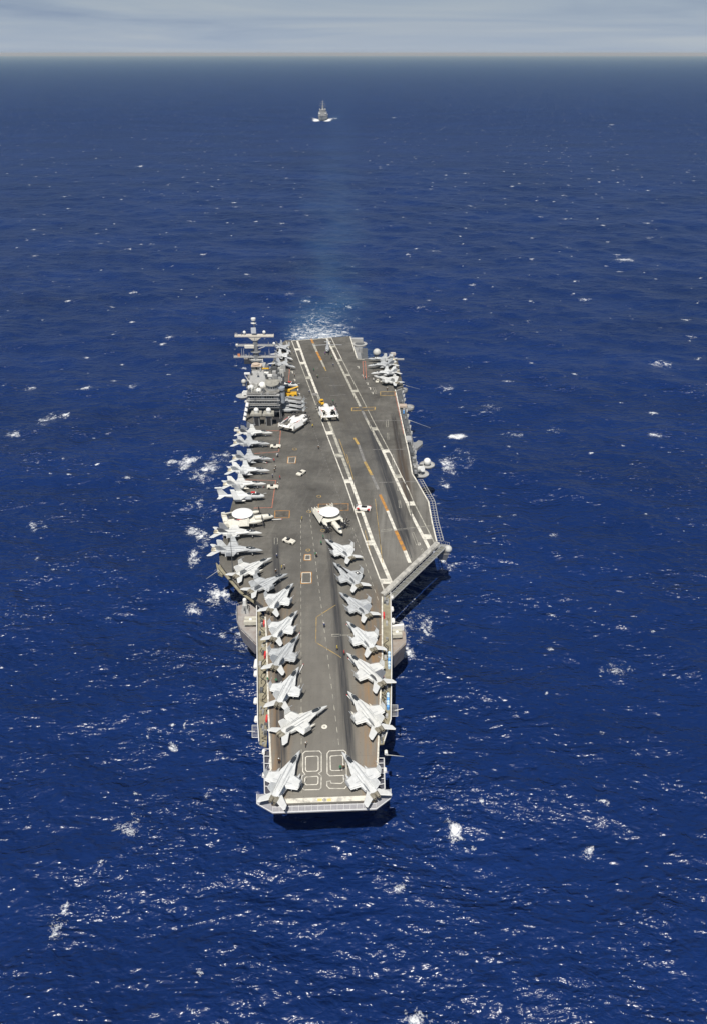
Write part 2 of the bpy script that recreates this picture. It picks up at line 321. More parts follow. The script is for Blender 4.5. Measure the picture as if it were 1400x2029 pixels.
    hgt = mm('MULTIPLY', hgt, mm('ADD', 0.5, mm('MULTIPLY', gust, 0.85)))
    hgt = mm('ADD', hgt, mm('MULTIPLY', noise(0.05, 3, (1, 2.2, 1), 0.6, 0.4, R(-10)), 3.2))
    bn = nd('ShaderNodeBump'); bn.inputs['Strength'].default_value = 1.0; bn.inputs['Distance'].default_value = 1.0; t.links.new(hgt, bn.inputs['Height'])
    t.links.new(bn.outputs[0], b.inputs['Normal'])
    wka = nd('ShaderNodeAttribute', attribute_name='wake'); fo = nd('ShaderNodeAttribute', attribute_name='foam')
    colr = nd('ShaderNodeMix', data_type='RGBA'); colr.inputs[6].default_value = (0.0052, 0.0205, 0.096, 1); colr.inputs[7].default_value = (0.028, 0.06, 0.15, 1)
    wbreak = mm('MULTIPLY', wka.outputs['Fac'], mm('MULTIPLY', mm('SUBTRACT', noise(0.07, 7, (.8, 1.3, 1), .72, .8), 0.34), 2.2, clamp=True), clamp=True); t.links.new(wbreak, colr.inputs[0])
    big = noise(0.006, 3, (1, 2, 1)); cv = nd('ShaderNodeMix', data_type='RGBA', blend_type='MULTIPLY'); cv.inputs[0].default_value = 1.0
    t.links.new(colr.outputs[2], cv.inputs[6]); gr = nd('ShaderNodeCombineColor')
    gv = mm('ADD', 0.55, mm('MULTIPLY', big, 0.9))
    for i in range(3): t.links.new(gv, gr.inputs[i])
    t.links.new(gr.outputs[0], cv.inputs[7])
    # aerated water round the foam glows turquoise
    tq = nd('ShaderNodeMix', data_type='RGBA'); tq.inputs[7].default_value = (0.06, 0.18, 0.28, 1); t.links.new(cv.outputs[2], tq.inputs[6])
    t.links.new(mm('MULTIPLY', mm('MULTIPLY', fo.outputs['Fac'], mm('ADD', 0.05, wka.outputs['Fac'])), 0.38, clamp=True), tq.inputs[0])
    t.links.new(tq.outputs[2], b.inputs['Base Color'])
    dl = nd('ShaderNodeVectorMath', operation='LENGTH'); t.links.new(pos, dl.inputs[0])
    t.links.new(mm('ADD', RA, mm('MULTIPLY', mm('MULTIPLY', mm('SUBTRACT', dl.outputs['Value'], 250.0), 1/2200.0, clamp=True), 0.24)), b.inputs['Roughness']); b.inputs['IOR'].default_value = 1.33; t.links.new(mm('SUBTRACT', 0.5, mm('MULTIPLY', mm('MULTIPLY', mm('SUBTRACT', dl.outputs['Value'], 300.0), 1/2500.0, clamp=True), 0.36)), b.inputs['Specular IOR Level'])
    # foam: surveyed patches + scattered small whitecaps
    det = mm('ADD', mm('MULTIPLY', noise(0.32, 8, (1, 1, 1), 0.72, 0.8), 0.65), mm('MULTIPLY', noise(1.7, 4, (1, 1, 1), 0.6, 1.0), 0.35))
    def caps(scale, size, keep, stretch, off):
        mp = nd('ShaderNodeMapping'); mp.inputs['Scale'].default_value = stretch; mp.inputs['Location'].default_value = (off, off*1.7, 0); mp.inputs['Rotation'].default_value = (0, 0, R(12)); t.links.new(pos, mp.inputs['Vector'])
        dn = nd('ShaderNodeTexNoise'); dn.inputs['Scale'].default_value = 0.11; dn.inputs['Detail'].default_value = 3; t.links.new(pos, dn.inputs['Vector'])
        va = nd('ShaderNodeVectorMath', operation='MULTIPLY_ADD'); t.links.new(dn.outputs['Color'], va.inputs[0]); va.inputs[1].default_value = (7, 7, 0); t.links.new(mp.outputs[0], va.inputs[2])
        vo = nd('ShaderNodeTexVoronoi', voronoi_dimensions='2D'); vo.inputs['Scale'].default_value = scale; t.links.new(va.outputs[0], vo.inputs['Vector'])
        sx = nd('ShaderNodeSeparateColor'); t.links.new(vo.outputs['Color'], sx.inputs[0])
        kp = mm('GREATER_THAN', sx.outputs[0], 1-keep); sz = mm('MULTIPLY', mm('ADD', 0.35, sx.outputs[1]), size*scale)
        return mm('MULTIPLY', mm('SUBTRACT', 1.0, mm('DIVIDE', vo.outputs['Distance'], sz), clamp=True), kp)
    c1 = caps(1/42., 6.5, 0.38, (1.1, 1.2, 1), 0); c2 = caps(1/19., 2.6, 0.28, (1.1, 1.2, 1), 31.0); c3 = caps(1/110., 11.0, 0.22, (1.1, 1.2, 1), 77.0)
    al = mm('MAXIMUM', mm('MAXIMUM', mm('MULTIPLY', c1, .92), mm('MULTIPLY', c2, .85)), mm('MULTIPLY', c3, .78))
    al = mm('MULTIPLY', al, mm('SUBTRACT', 1.0, wka.outputs['Fac'], clamp=True))
    raw = mm('MAXIMUM', fo.outputs['Fac'], al)
    fm = mm('MULTIPLY', mm('SUBTRACT', mm('ADD', mm('MULTIPLY', raw, 0.74), mm('MULTIPLY', mm('SUBTRACT', det, 0.5), 2.6)), 0.47), 3.0, clamp=True)
    fm = mm('MULTIPLY', fm, mm('GREATER_THAN', raw, 0.04))
    fb = nd('ShaderNodeBsdfDiffuse'); fb.inputs['Color'].default_value = (0.74, 0.76, 0.77, 1)
    ms = nd('ShaderNodeMixShader'); t.links.new(fm, ms.inputs[0]); t.links.new(b.outputs[0], ms.inputs[1]); t.links.new(fb.outputs[0], ms.inputs[2]); t.links.new(ms.outputs[0], O.inputs['Surface'])
    me.materials.append(m)
if SEA: build_sea()

# ------------------------------------------------------------------ the aircraft carrier
SHIP = empty('aircraft_carrier', (-12.0, 285.0, 0.0))
tag(SHIP, 'grey aircraft carrier with aircraft parked along its long flight deck', 'aircraft carrier')
OFF = Vector((-12.0, 285.0, 0.0))
AXA = R(1.6)                                       # the ship's axis leans a little to the left of the line of sight
def S(a, b, z):                                    # a: metres to port of the axis, b: metres aft of the bow
    return Vector((-6.6+a*math.cos(AXA)-b*math.sin(AXA), 118.4+b*math.cos(AXA)+a*math.sin(AXA), z))
class SB(MB):                                      # ship pieces are surveyed in world metres and stored relative to the ship
    def build(s, name, mats, parent=None, smooth=False):
        s.v = [(x-OFF.x, y-OFF.y, z-OFF.z) for x, y, z in s.v]
        return MB.build(s, name, mats, parent or SHIP, smooth)

def deck_material():
    m = bpy.data.materials.new('flight_deck_nonskid'); m.use_nodes = True; t = m.node_tree; b = t.nodes['Principled BSDF']
    b.inputs['Roughness'].default_value = 0.85; b.inputs['Specular IOR Level'].default_value = 0.25
    L = t.links.new
    def nd(ty, **kw):
        n = t.nodes.new(ty)
        for k_, v in kw.items(): setattr(n, k_, v)
        return n
    def mm(op, a, b2=None, c=None, clamp=False):
        n = nd('ShaderNodeMath', operation=op, use_clamp=clamp)
        for i, v in enumerate((a, b2, c)):
            if v is None: continue
            if isinstance(v, (int, float)): n.inputs[i].default_value = v
            else: L(v, n.inputs[i])
        return n.outputs[0]
    geo = nd('ShaderNodeNewGeometry'); pos = geo.outputs['Position']; sp = nd('ShaderNodeSeparateXYZ'); L(pos, sp.inputs[0]); X, Y = sp.outputs[0], sp.outputs[1]
    def noise(sc, det, rz=0.0, st=(1, 1, 1), rough=0.6):
        mp = nd('ShaderNodeMapping'); mp.vector_type = 'POINT'; mp.inputs['Rotation'].default_value = (0, 0, rz); L(pos, mp.inputs['Vector'])
        m2 = nd('ShaderNodeMapping'); m2.inputs['Scale'].default_value = st; L(mp.outputs[0], m2.inputs['Vector'])
        n = nd('ShaderNodeTexNoise'); n.inputs['Scale'].default_value = sc; n.inputs['Detail'].default_value = det; n.inputs['Roughness'].default_value = rough; L(m2.outputs[0], n.inputs['Vector']); return n.outputs['Fac']
    def ramp(v, stops):
        r = nd('ShaderNodeValToRGB'); L(v, r.inputs[0]); E = r.color_ramp.elements
        E[0].position, E[0].color = stops[0][0], (*stops[0][1], 1); E[1].position, E[1].color = stops[-1][0], (*stops[-1][1], 1)
        for p_, c in stops[1:-1]: E.new(p_).color = (*c, 1)
        return r.outputs[0]
    def mix(f, a, c, mode='MIX'):
        n = nd('ShaderNodeMix', data_type='RGBA', blend_type=mode)
        if isinstance(f, (int, float)): n.inputs[0].default_value = f
        else: L(f, n.inputs[0])
        for i, v in ((6, a), (7, c)):
            if isinstance(v, tuple): n.inputs[i].default_value = (*v, 1)
            else: L(v, n.inputs[i])
        return n.outputs[2]
    base = ramp(noise(0.09, 7, rough=0.7), [(0.28, (0.064, 0.06, 0.053)), (0.5, (0.116, 0.11, 0.099)), (0.74, (0.178, 0.17, 0.15))])
    fine = ramp(noise(2.2, 4), [(0.25, (0.82, 0.82, 0.82)), (0.75, (1.12, 1.12, 1.1))]); base = mix(1.0, base, fine, 'MULTIPLY')
    blot = mm('MULTIPLY', mm('SUBTRACT', noise(0.22, 8, 0.4, (1, .6, 1), .75), 0.53), 5.0, clamp=True); base = mix(mm('MULTIPLY', blot, 0.85), base, (0.066, 0.062, 0.057))
    scr = mm('MULTIPLY', mm('SUBTRACT', noise(0.5, 6, R(12), (1.5, .1, 1), .7), 0.55), 4.0, clamp=True); base = mix(mm('MULTIPLY', scr, 0.4), base, (0.24, 0.23, 0.21))
    pat = nd('ShaderNodeTexBrick'); mpb = nd('ShaderNodeMapping'); mpb.inputs['Rotation'].default_value = (0, 0, R(1.6)); L(pos, mpb.inputs['Vector']); L(mpb.outputs[0], pat.inputs['Vector'])
    pat.inputs['Scale'].default_value = 1.0; pat.inputs['Brick Width'].default_value = 7.3; pat.inputs['Row Height'].default_value = 11.0; pat.inputs['Mortar Size'].default_value = 0.02
    for k_, v_ in (('Color1', .9), ('Color2', 1.1), ('Mortar', .8)): pat.inputs[k_].default_value = (v_, v_, v_, 1)
    base = mix(1.0, base, pat.outputs['Color'], 'MULTIPLY')
    # older, browner coat towards bow and along the edges of the bow
    brown = mm('MULTIPLY', mm('SUBTRACT', 1.0, mm('MULTIPLY', mm('SUBTRACT', Y, 118.0), 1/120.0), clamp=True), mm('ADD', 0.2, noise(0.05, 4, st=(1.6, .45, 1))))
    base = mix(mm('MULTIPLY', brown, 1.0, clamp=True), base, (0.245, 0.23, 0.2))
    edge = mm('SUBTRACT', mm('ABSOLUTE', mm('ADD', mm('ADD', X, 6.6), mm('MULTIPLY', mm('SUBTRACT', Y, 118.0), 0.027))), 7.2)
    edge = mm('MULTIPLY', mm('MULTIPLY', edge, 0.25, clamp=True), mm('MULTIPLY', mm('SUBTRACT', 205.0, Y), 0.03, clamp=True))
    rust = mm('MULTIPLY', edge, mm('MULTIPLY', mm('SUBTRACT', noise(0.5, 6, st=(1.6, .14, 1)), 0.36), 3.2, clamp=True))
    base = mix(mm('MULTIPLY', rust, 0.9), base, (0.28, 0.17, 0.08))
    # rubber and catapult streaks: (x0,y0)->(x1,y1), half width, strength, ends fade
    def streak(p0, p1, hw, st, col=(0.045, 0.045, 0.047), ns=1.0):
        nonlocal base
        a = Vector(p0).to_2d(); c = Vector(p1).to_2d(); d = (c-a); ln = d.length; d /= ln
        al = mm('ADD', mm('MULTIPLY', X, d.x), mm('ADD', mm('MULTIPLY', Y, d.y), -(a.x*d.x+a.y*d.y)))
        ac = mm('ADD', mm('MULTIPLY', X, -d.y), mm('ADD', mm('MULTIPLY', Y, d.x), -(-a.x*d.y+a.y*d.x)))
        f = mm('SUBTRACT', 1.0, mm('DIVIDE', mm('ABSOLUTE', ac), hw), clamp=True); f = mm('MULTIPLY', f, 1.7, clamp=True)
        g = mm('MINIMUM', mm('MULTIPLY', al, 0.06, clamp=True), mm('MULTIPLY', mm('SUBTRACT', ln, al), 0.08, clamp=True))
        rz = -math.atan2(d.y, d.x)
        n_ = mm('MULTIPLY', mm('SUBTRACT', noise(0.9*ns, 5, rz, (0.05, 1.6, 1)), 0.27), 2.4, clamp=True)
        base = mix(mm('MULTIPLY', mm('MULTIPLY', mm('MULTIPLY', f, g), n_), st, clamp=True), base, col)
    streak(P(790, 1150), P(800, 900), 17, .55, (0.26, 0.25, 0.225), .4)
    streak(P(560, 1585), P(545, 1050), 1.7, 1.4); streak(P(566, 1580), P(552, 1100), .9, .5)
    streak(P(703, 1570), P(650, 1045), 1.5, 1.6); streak(P(692, 1560), P(668, 1180), 3.2, .4)
    streak(P(816, 1108), P(731, 836), 2.4, 1.9); streak(P(808, 1080), P(722, 780), 5, .45)
    streak(P(816, 1035), P(777, 815), 1.7, 1.7, (0.045, 0.04, 0.036)); streak(P(814, 1010), P(790, 880), 3.0, 1.2, (0.085, 0.066, 0.05))
    streak(P(752, 980), P(655, 735), 9, .5, (0.07, 0.07, 0.07), .6); streak(P(720, 860), P(625, 672), 15, .7, (0.085, 0.077, 0.064), .4)
    streak(P(590, 1560), P(612, 830), 12, .35, (0.085, 0.083, 0.08), .4); streak(P(660, 820), P(580, 680), 4, .4)
    # plating seams every 12 m and tie-down sockets
    seam = mm('LESS_THAN', mm('FRACT', mm('MULTIPLY', mm('ADD', Y, mm('MULTIPLY', X, .03)), 1/12.0)), 0.012)
    base = mix(mm('MULTIPLY', seam, 0.15), base, (0.06, 0.06, 0.06))
    fx = mm('SUBTRACT', mm('FRACT', mm('MULTIPLY', X, 1/3.2)), .5); fy = mm('SUBTRACT', mm('FRACT', mm('MULTIPLY', Y, 1/3.2)), .5)
    dot = mm('LESS_THAN', mm('ADD', mm('MULTIPLY', fx, fx), mm('MULTIPLY', fy, fy)), 0.0011)
    base = mix(mm('MULTIPLY', dot, 0.5), base, (0.05, 0.05, 0.05))
    L(base, b.inputs['Base Color'])
    bn = nd('ShaderNodeBump'); bn.inputs['Strength'].default_value = 0.25; bn.inputs['Distance'].default_value = 0.03; L(noise(3.0, 5), bn.inputs['Height']); L(bn.outputs[0], b.inputs['Normal'])
    return m
deck_m = deck_material()

deck_px = [(538, 1593), (537, 1537), (533, 1451), (531, 1400), (528, 1280), (525, 1218), (522, 1200), (508, 1189), (478, 1167), (447, 1131), (436, 1116)]
DECK = [P(*q).to_2d() for q in deck_px]
DECK += [Vector(q) for q in ((-44.9, 219.0), (-45.2, 253.0), (-44.6, 276.0), (-44.0, 300.0), (-45.0, 326.0), (-49.5, 331.0), (-49.5, 374.0), (-44.5, 377.0), (-43.2, 436.0), (-39.6, 445.9))]
port_px = [(577.7, 674.3), (694.5, 665.7), (708, 710.4), (720, 711), (786, 711), (798, 766), (784, 771), (787, 787), (796, 830), (805.7, 875), (811, 898.6), (817.5, 939), (825, 950), (849.6, 993), (857, 1035.7), (866, 1073), (757.5, 1177), (757.5, 1297), (753, 1394), (749.7, 1470), (748, 1517.5), (745.5, 1586)]
DECK += [P(*q).to_2d() for q in port_px]
d = SB(); d.prism(DECK, ZD-0.55, ZD); d.build('flight_deck', deck_m)
def shrink(poly, k):
    c = sum((Vector(q) for q in poly), Vector((0, 0)))/len(poly); return [c+(Vector(q)-c)*k for q in poly]
g = SB(); g.prism(shrink(DECK, 0.985), ZD-3.4, ZD-0.56); g.build('gallery_deck', ship_grey)
# hull, lofted along the ship's axis
rings = []
for b_, wl, tp, zt in ((7, .2, 6.5, 16.5), (12, .25, 9.0, 16.5), (18, .5, 10.5, 16.5), (34, 5, 12.5, 16.5), (55, 12, 15, 16.5), (90, 18, 18.5, 16.5), (130, 20.2, 20.4, 16.5), (270, 20.2, 20.4, 16.5), (312, 18, 19.5, 16.5), (326, 15.5, 19, 16.5)):
    zb = -9.0 if b_ > 17 else (12.0 if b_ < 8 else 6.0); pr_ = []
    for s_ in (1, -1):
        seq = [(wl*.8, zb), (wl, max(zb+.4, 0.5)), (wl+(tp-wl)*.35, max(8.5, zb+.8)), (wl+(tp-wl)*.75, max(13, zb+1.2)), (tp, zt)]
        for q, z_ in (seq if s_ > 0 else seq[::-1]): pr_.append(S(s_*q, b_+(0 if z_ < 12 else -1.5), z_))
    rings.append(pr_)
h = SB(); h.loft(rings); h.build('hull', ship_grey, smooth=True)

# painted marks -------------------------------------------------------------------------------------------
ZM = ZD+0.012
def line(pts, wd, m, name='deck_line', closed=False, z=ZM, wd2=None):
    s = SB(); s.ribbon([P(*q) for q in pts], wd, z, closed, wd2); return s.build(name, m)
def patch(pts, m, name='deck_patch', z=ZM): s = SB(); s.quad([P(q[0], q[1], z) for q in pts]); return s.build(name, m)
def dashes(a, b, n, fill, wd, m, name='guide_dash'):
    A, B = P(*a), P(*b)
    for i in range(n): s = SB(); s.ribbon([A.lerp(B, i/n), A.lerp(B, (i+fill)/n)], wd, ZM); s.build(name, m)
# landing area ladders
thinL = [(578, 675), (595.4, 721.7), (614.9, 773), (637.5, 835), (681, 949), (724, 1074), (743, 1124), (760, 1169)]
thickL = [(589, 675), (604.6, 719.4), (628.6, 781), (651, 835), (693, 945), (738, 1072), (756, 1112), (775, 1157)]
def piece(pts, w_, cuts, ms, name):
    for i in range(len(pts)-1): line([pts[i], pts[i+1]], w_, ms[i % len(ms)], name, z=ZM+0.002*(i % 2))
piece(thinL, .42, 0, [pw, pww, pww, pw, pw, pw, pw], 'foul_line'); piece(thickL, 1.2, 0, [pw, pw, pww, pww, pw, pw, pw], 'landing_stripe')
thickR = [(646.9, 669.7), (668, 713.7), (683.4, 744.6), (698, 775), (712.9, 805), (725, 830), (757.5, 892), (780, 941), (805.7, 997), (814, 1018.6), (846, 1079), (851, 1090)]
thinR = [(656, 668.6), (677, 711.4), (707.4, 770.9), (724, 804), (737, 830), (771, 894), (795, 943.6), (809, 971), (820.7, 999), (857, 1070), (860, 1077)]
piece(thickR, 1.1, 0, [pw, pww, pww, pww, pwx, pww, pw, pw, pww, pw, pw], 'landing_stripe'); piece(thinR, .36, 0, [pw, pww, pww, pww, pww, pw], 'foul_line')
def lerp_at(pts, y):
    for (x0, y0), (x1, y1) in zip(pts, pts[1:]):
        if y0 <= y <= y1: return x0+(x1-x0)*(y-y0)/(y1-y0)
    return pts[-1][0]
for y, hgt, m in ((692.6, 4, pw), (719.7, 4.5, pw), (748.8, 4.8, pww), (781.5, 5, pwx), (857.9, 6.5, pw), (902.9, 7, pww), (953.6, 7.5, pw), (1012, 8, pw), (1076, 9.5, pw), (1152, 10, pw)):
    xl, xr = lerp_at(thinL, y), lerp_at(thickL, y); patch([(xl-hgt*.18, y-hgt/2), (xr-hgt*.2, y-hgt/2-.6), (xr+hgt*.2, y+hgt/2-.6), (xl+hgt*.18, y+hgt/2)], m, 'ladder_rung', ZM+.005)
for y, hgt, m in ((686.9, 3.5, pww), (713.7, 4, pww), (742.9, 4.2, pww), (774.9, 4.8, pww), (850, 6, pww), (893.9, 6.6, pw), (943.6, 7, pww), (998, 8, pw), (1063.6, 9.5, pw)):
    xl, xr = lerp_at(thickR, y), lerp_at(thinR, y); patch([(xl-hgt*.18, y-hgt/2), (xr-hgt*.2, y-hgt/2-.6), (xr+hgt*.2, y+hgt/2-.6), (xl+hgt*.18, y+hgt/2)], m, 'ladder_rung', ZM+.005)
# alternating centreline
for a, b, w_, m in (((616.6, 670.9), (620.6, 680.6), 1.2, po), ((620.6, 680.6), (627.4, 696.6), 1.3, pww), ((627.4, 696.6), (636, 713.7), 1.2, po), ((636, 713.7), (642.3, 727), 1.0, pww), ((642.3, 727), (646, 735), .6, poy),
                    ((702, 867.5), (710, 881), 1.1, poy), ((710, 881), (722, 914.6), 1.0, pwx), ((722, 914.6), (736, 941.4), 1.1, poy), ((736, 941.4), (749, 970), 1.0, pwx), ((752, 980), (767, 1012), 1.0, po), ((767, 1012), (783, 1051), 1.0, pw), ((783, 1051), (801.4, 1091), 1.15, po), ((801.4, 1091), (811, 1115), 1.15, pw)):
    line([a, b], w_, m, 'centreline_dash')
# stern edge, side edges, bow stripe
line([(579, 675.2), (657, 669.4)], 0.7, pw, 'stern_line', z=ZM+.006)
line([(567, 676), (573, 692)], .6, pww, 'deck_edge_line'); line([(693.5, 666.6), (707, 710)], .6, pw, 'deck_edge_line'); line([(707, 711.5), (721, 712)], .6, pw, 'deck_edge_line', z=ZM+.003)
line([(782, 772), (785.5, 787), (794.5, 830), (804.2, 875), (809.5, 898.6), (816, 939), (823.5, 951), (848, 994), (855.5, 1036), (864, 1072)], .5, pw, 'deck_edge_line')
line([(526, 1222), (528.8, 1280), (531.8, 1400), (533.8, 1451), (537.8, 1537), (539, 1576)], .42, pw, 'deck_edge_line')
line([(756.5, 1182), (756.6, 1297), (752.2, 1394), (748.9, 1470), (747.2, 1517.5), (745.5, 1570)], .42, pw, 'deck_edge_line')
patch([(539, 1583.5), (746, 1575.5), (746, 1585.5), (538.5, 1593)], pw, 'bow_stripe', ZM+.008)
for a, b in ((629, 638), (648, 656)): patch([(a, 1582.3), (b, 1582), (b, 1587.5), (a, 1587.8)], py, 'bow_stripe_mark', ZM+.014)
em = SB(); c = P(643, 1585.2)
for r0, r1 in ((.42, .3), (.16, .0)):
    for i in range(16):
        t0, t1 = 2*math.pi*i/16, 2*math.pi*(i+1)/16
        em.quad([(c.x+r0*math.cos(t0), c.y+r0*math.sin(t0), ZM+.02), (c.x+r0*math.cos(t1), c.y+r0*math.sin(t1), ZM+.02), (c.x+r1*math.cos(t1), c.y+r1*math.sin(t1), ZM+.02), (c.x+r1*math.cos(t0), c.y+r1*math.sin(t0), ZM+.02)][:4 if r1 else 3])
em.build('bow_emblem', pblk)
# hull number 68, read from astern
Zb = lambda q: (490+q[0]/4.516, 1440+q[1]/4.516)
eight = [[(498, 240), (520, 220), (645, 217), (663, 237), (663, 400), (637, 418), (663, 440), (660, 545), (643, 562), (510, 565), (488, 545), (490, 440), (518, 425), (497, 400)], [(522, 275), (533, 267), (625, 263), (635, 275), (635, 385), (620, 397), (535, 400), (522, 388)], [(516, 460), (526, 450), (625, 443), (635, 455), (633, 505), (622, 517), (530, 520), (517, 508)]]
six = [[(715, 240), (733, 217), (860, 210), (882, 228), (890, 530), (870, 553), (735, 552), (713, 530), (713, 490), (745, 485), (750, 505), (840, 508), (862, 490), (860, 435), (738, 440), (715, 418)], [(742, 270), (752, 262), (845, 255), (855, 268), (857, 380), (845, 390), (757, 393), (745, 383)]]
for nm, loops in (('hull_number_eight', eight), ('hull_number_six', six)):
    s = SB()
    for lp in loops: s.ribbon([P(*Zb(q)) for q in lp], .21, ZM+.004, True)
    s.build(nm, pw)
# guide lines
dashes((596, 1030), (597.4, 1582), 34, .55, .14, pww); dashes((612, 1008), (673, 1488), 30, .5, .15, pww)
dashes((613, 828), (707, 1079), 40, .5, .14, pwx); dashes((698.6, 1046), (751, 1196), 12, .55, .13, pww)
line([(560, 1018), (463, 1300)], .12, pwx, 'deck_line') if False else None
line([(665, 1198.6), (626.8, 1223), (625.7, 1272.5), (645, 1284), (668.6, 1298), (677, 1304)], .2, poy, 'deck_line')
for bx in ([(657.9, 1257), (674, 1256.7), (674, 1260.7), (657.9, 1261)], [(755, 1050), (775, 1048), (775, 1051), (755, 1053.5)]): line(bx, .2, pww, 'deck_box', True)
line([(674, 1258.5), (756, 1257.5)], .2, pww); line([(775, 1050), (857, 1041)], .22, pww); line([(775, 1052.4), (857, 1043)], .2, pwx)
for a, b in (((737, 891), (805, 890)), ((750, 956), (824, 954)), ((729.6, 834), (796, 833)), ((652, 764), (684, 763)), ((654, 784), (685, 782)), ((636, 749), (652, 748))): line([a, b], .35, pwx, z=ZM+.008)
for a, b in (((742.5, 988.6), (753, 1078.6)), ((749, 1040), (757, 1115)), ((687, 900), (700, 950)), ((672, 870), (690, 920)), ((722, 1050), (732, 1090))): line([a, b], .18, poy, z=ZM+.008)
for q in ([(526, 853), (556, 853.7), (552.6, 895), (504.6, 898.6)], [(484, 951), (546.6, 952), (538.9, 1005.7), (503, 1006.6)], [(571, 731), (574, 731.5), (571.5, 757)]): line(q, .3, pr, 'elevator_line')
line([(718, 716), (723, 716), (725, 749), (720, 749)], .35, pr, 'elevator_line', True); line([(781, 776), (799, 860)], .25, pr, 'elevator_line', z=ZM+.004)
for q, m, w_ in (([(545, 1012), (574, 1012), (573, 1026), (545, 1026)], po, .25), ([(631, 999), (690, 998), (690, 1011), (631, 1012)], po, .28), ([(753, 776), (782.5, 776), (781.5, 783.5), (753, 783.5)], poy, .4), ([(697, 808), (742.6, 806.5), (741.6, 812.5), (697, 814)], poy, .5),
              ([(570.6, 905.4), (586.9, 904.6), (585, 917.8), (569.7, 918)], po, .25), ([(571.8, 906.4), (585.7, 905.7), (584, 916.8), (570.9, 917)], pw, .2), ([(603.8, 1098.7), (616.2, 1098.7), (616.2, 1109.9), (602.8, 1109.9)], po, .3), ([(605, 1099.9), (615, 1099.9), (615, 1108.7), (604, 1108.7)], pw, .3),
              ([(597.3, 1134), (617.3, 1133.6), (617.3, 1155.8), (596.4, 1156.3)], po, .28), ([(598.6, 1135.2), (616, 1134.8), (616, 1154.5), (597.8, 1155)], pw, .28)): line(q, w_, m, 'deck_box', True)
for x, y in ((632, 983.6), (611.8, 1013.9), (639.6, 1051), (610.3, 1090), (584, 889.7)):
    line([(x+4*math.cos(R(a)), y+2.3*math.sin(R(a))) for a in range(0, 360, 45)], .22, poy, 'deck_ring', True)
s = SB(); c = P(642.7, 1440)
s.prism([(c.x+.75*math.cos(R(a)), c.y+.75*math.sin(R(a))) for a in range(0, 360, 20)], ZM, ZM+.006); s.build('deck_spot', pw); s = SB(); s.box((c.x, c.y, ZM+.012), (.18, .6, .004)); s.build('deck_spot_mark', pblk)
for x, y in ((708.5, 727.5), (717.3, 744.5), (726.3, 760), (731.5, 769.5), (736.3, 778.5), (578, 737.5), (583, 753), (588.6, 771.5), (592.5, 781)):
    line([(x-2, y-1.5), (x+1.6, y-1.5), (x+1.8, y+2.3)], .42, pw, 'parking_mark')
for q in ([(737, 767), (741.5, 767.5), (745.5, 779.5), (743, 780)], [(764, 832), (768, 832), (768.5, 846), (765, 846)], [(766, 858), (769, 858), (769.5, 872), (767, 872)], [(784, 953), (788, 953), (790, 972), (787, 972)], [(789, 991), (792, 991), (794, 1006), (790, 1006)], [(776, 900), (779, 900), (781, 932), (778, 932)], [(815, 1056), (819, 1055), (828, 1078), (824, 1080)], [(833, 1088), (836, 1087), (841, 1098), (838, 1099)], [(544, 1066), (550, 1066), (550.5, 1078), (544, 1078)]): line(q, .14, pww, 'cat_station_mark', True)
line([(827, 1076), (831, 1076), (832, 1079.5), (828.5, 1080)], .3, pw, 'deck_letter', True)
for x in (660, 676, 690): line([(x, 1000), (x, 1010)], .15, pwx, z=ZM+.01)
# catapult tracks: a slot with steel edges
for a, b in (((546, 1066), (560, 1570)), ((655, 1060), (700, 1560)), ((731, 838), (815, 1106)), ((777, 818), (816, 1030))):
    line([a, b], .3, ptr, 'catapult_track', z=ZM+.016); line([a, b], .09, hole_m, 'catapult_slot', z=ZM+.02)
# jet blast deflector panels
for q in ([(546, 1013), (573, 1013), (572, 1025), (546, 1025)], [(632.5, 1000), (688.5, 999), (688.5, 1010), (632.5, 1011)], [(754.5, 777), (781, 777), (780, 782.6), (754.5, 782.6)], [(699, 808.5), (741, 807.5), (740, 811.7), (699, 813)]):
    patch(q, mat('blast_deflector', (0.1, 0.09, 0.075), .6, var=.5, scale=.5), 'blast_deflector', ZM+.004)

# ship's edge structures ------------------------------------------------------------------------------------
def inset(a, b, n): return [Vector(a).lerp(Vector(b), i/n) for i in range(n+1)]
# bow net platform with its frame
zb_ = ZD-1.0
outer = [P(q[0], q[1], zb_) for q in ((509.5, 1574), (509.5, 1593), (541, 1611), (744.6, 1603.5), (773.4, 1582), (773.4, 1564), (757, 1564), (746, 1585), (538, 1593), (524, 1573))]
s = SB(); s.prism([q.to_2d() for q in outer], zb_-.3, zb_); s.build('bow_net', net_m)
s = SB(); A0, A1, B0, B1 = P(541, 1593.6, zb_), P(745, 1586, zb_), P(541, 1610, zb_), P(744, 1602.8, zb_)
for i in range(17): s.tube(A0.lerp(A1, i/16)+Vector((0, 0, .08)), B0.lerp(B1, i/16)+Vector((0, 0, .08)), .07, n=5)
for k in (.38, .98): s.tube(A0.lerp(B0, k)+Vector((0, 0, .1)), A1.lerp(B1, k)+Vector((0, 0, .1)), .09, n=5)
s.path([o_+Vector((0, 0, .15)) for o_ in outer[:6]], .13); s.build('bow_net_frame', mat('frame_light', (.6, .6, .6), .5))
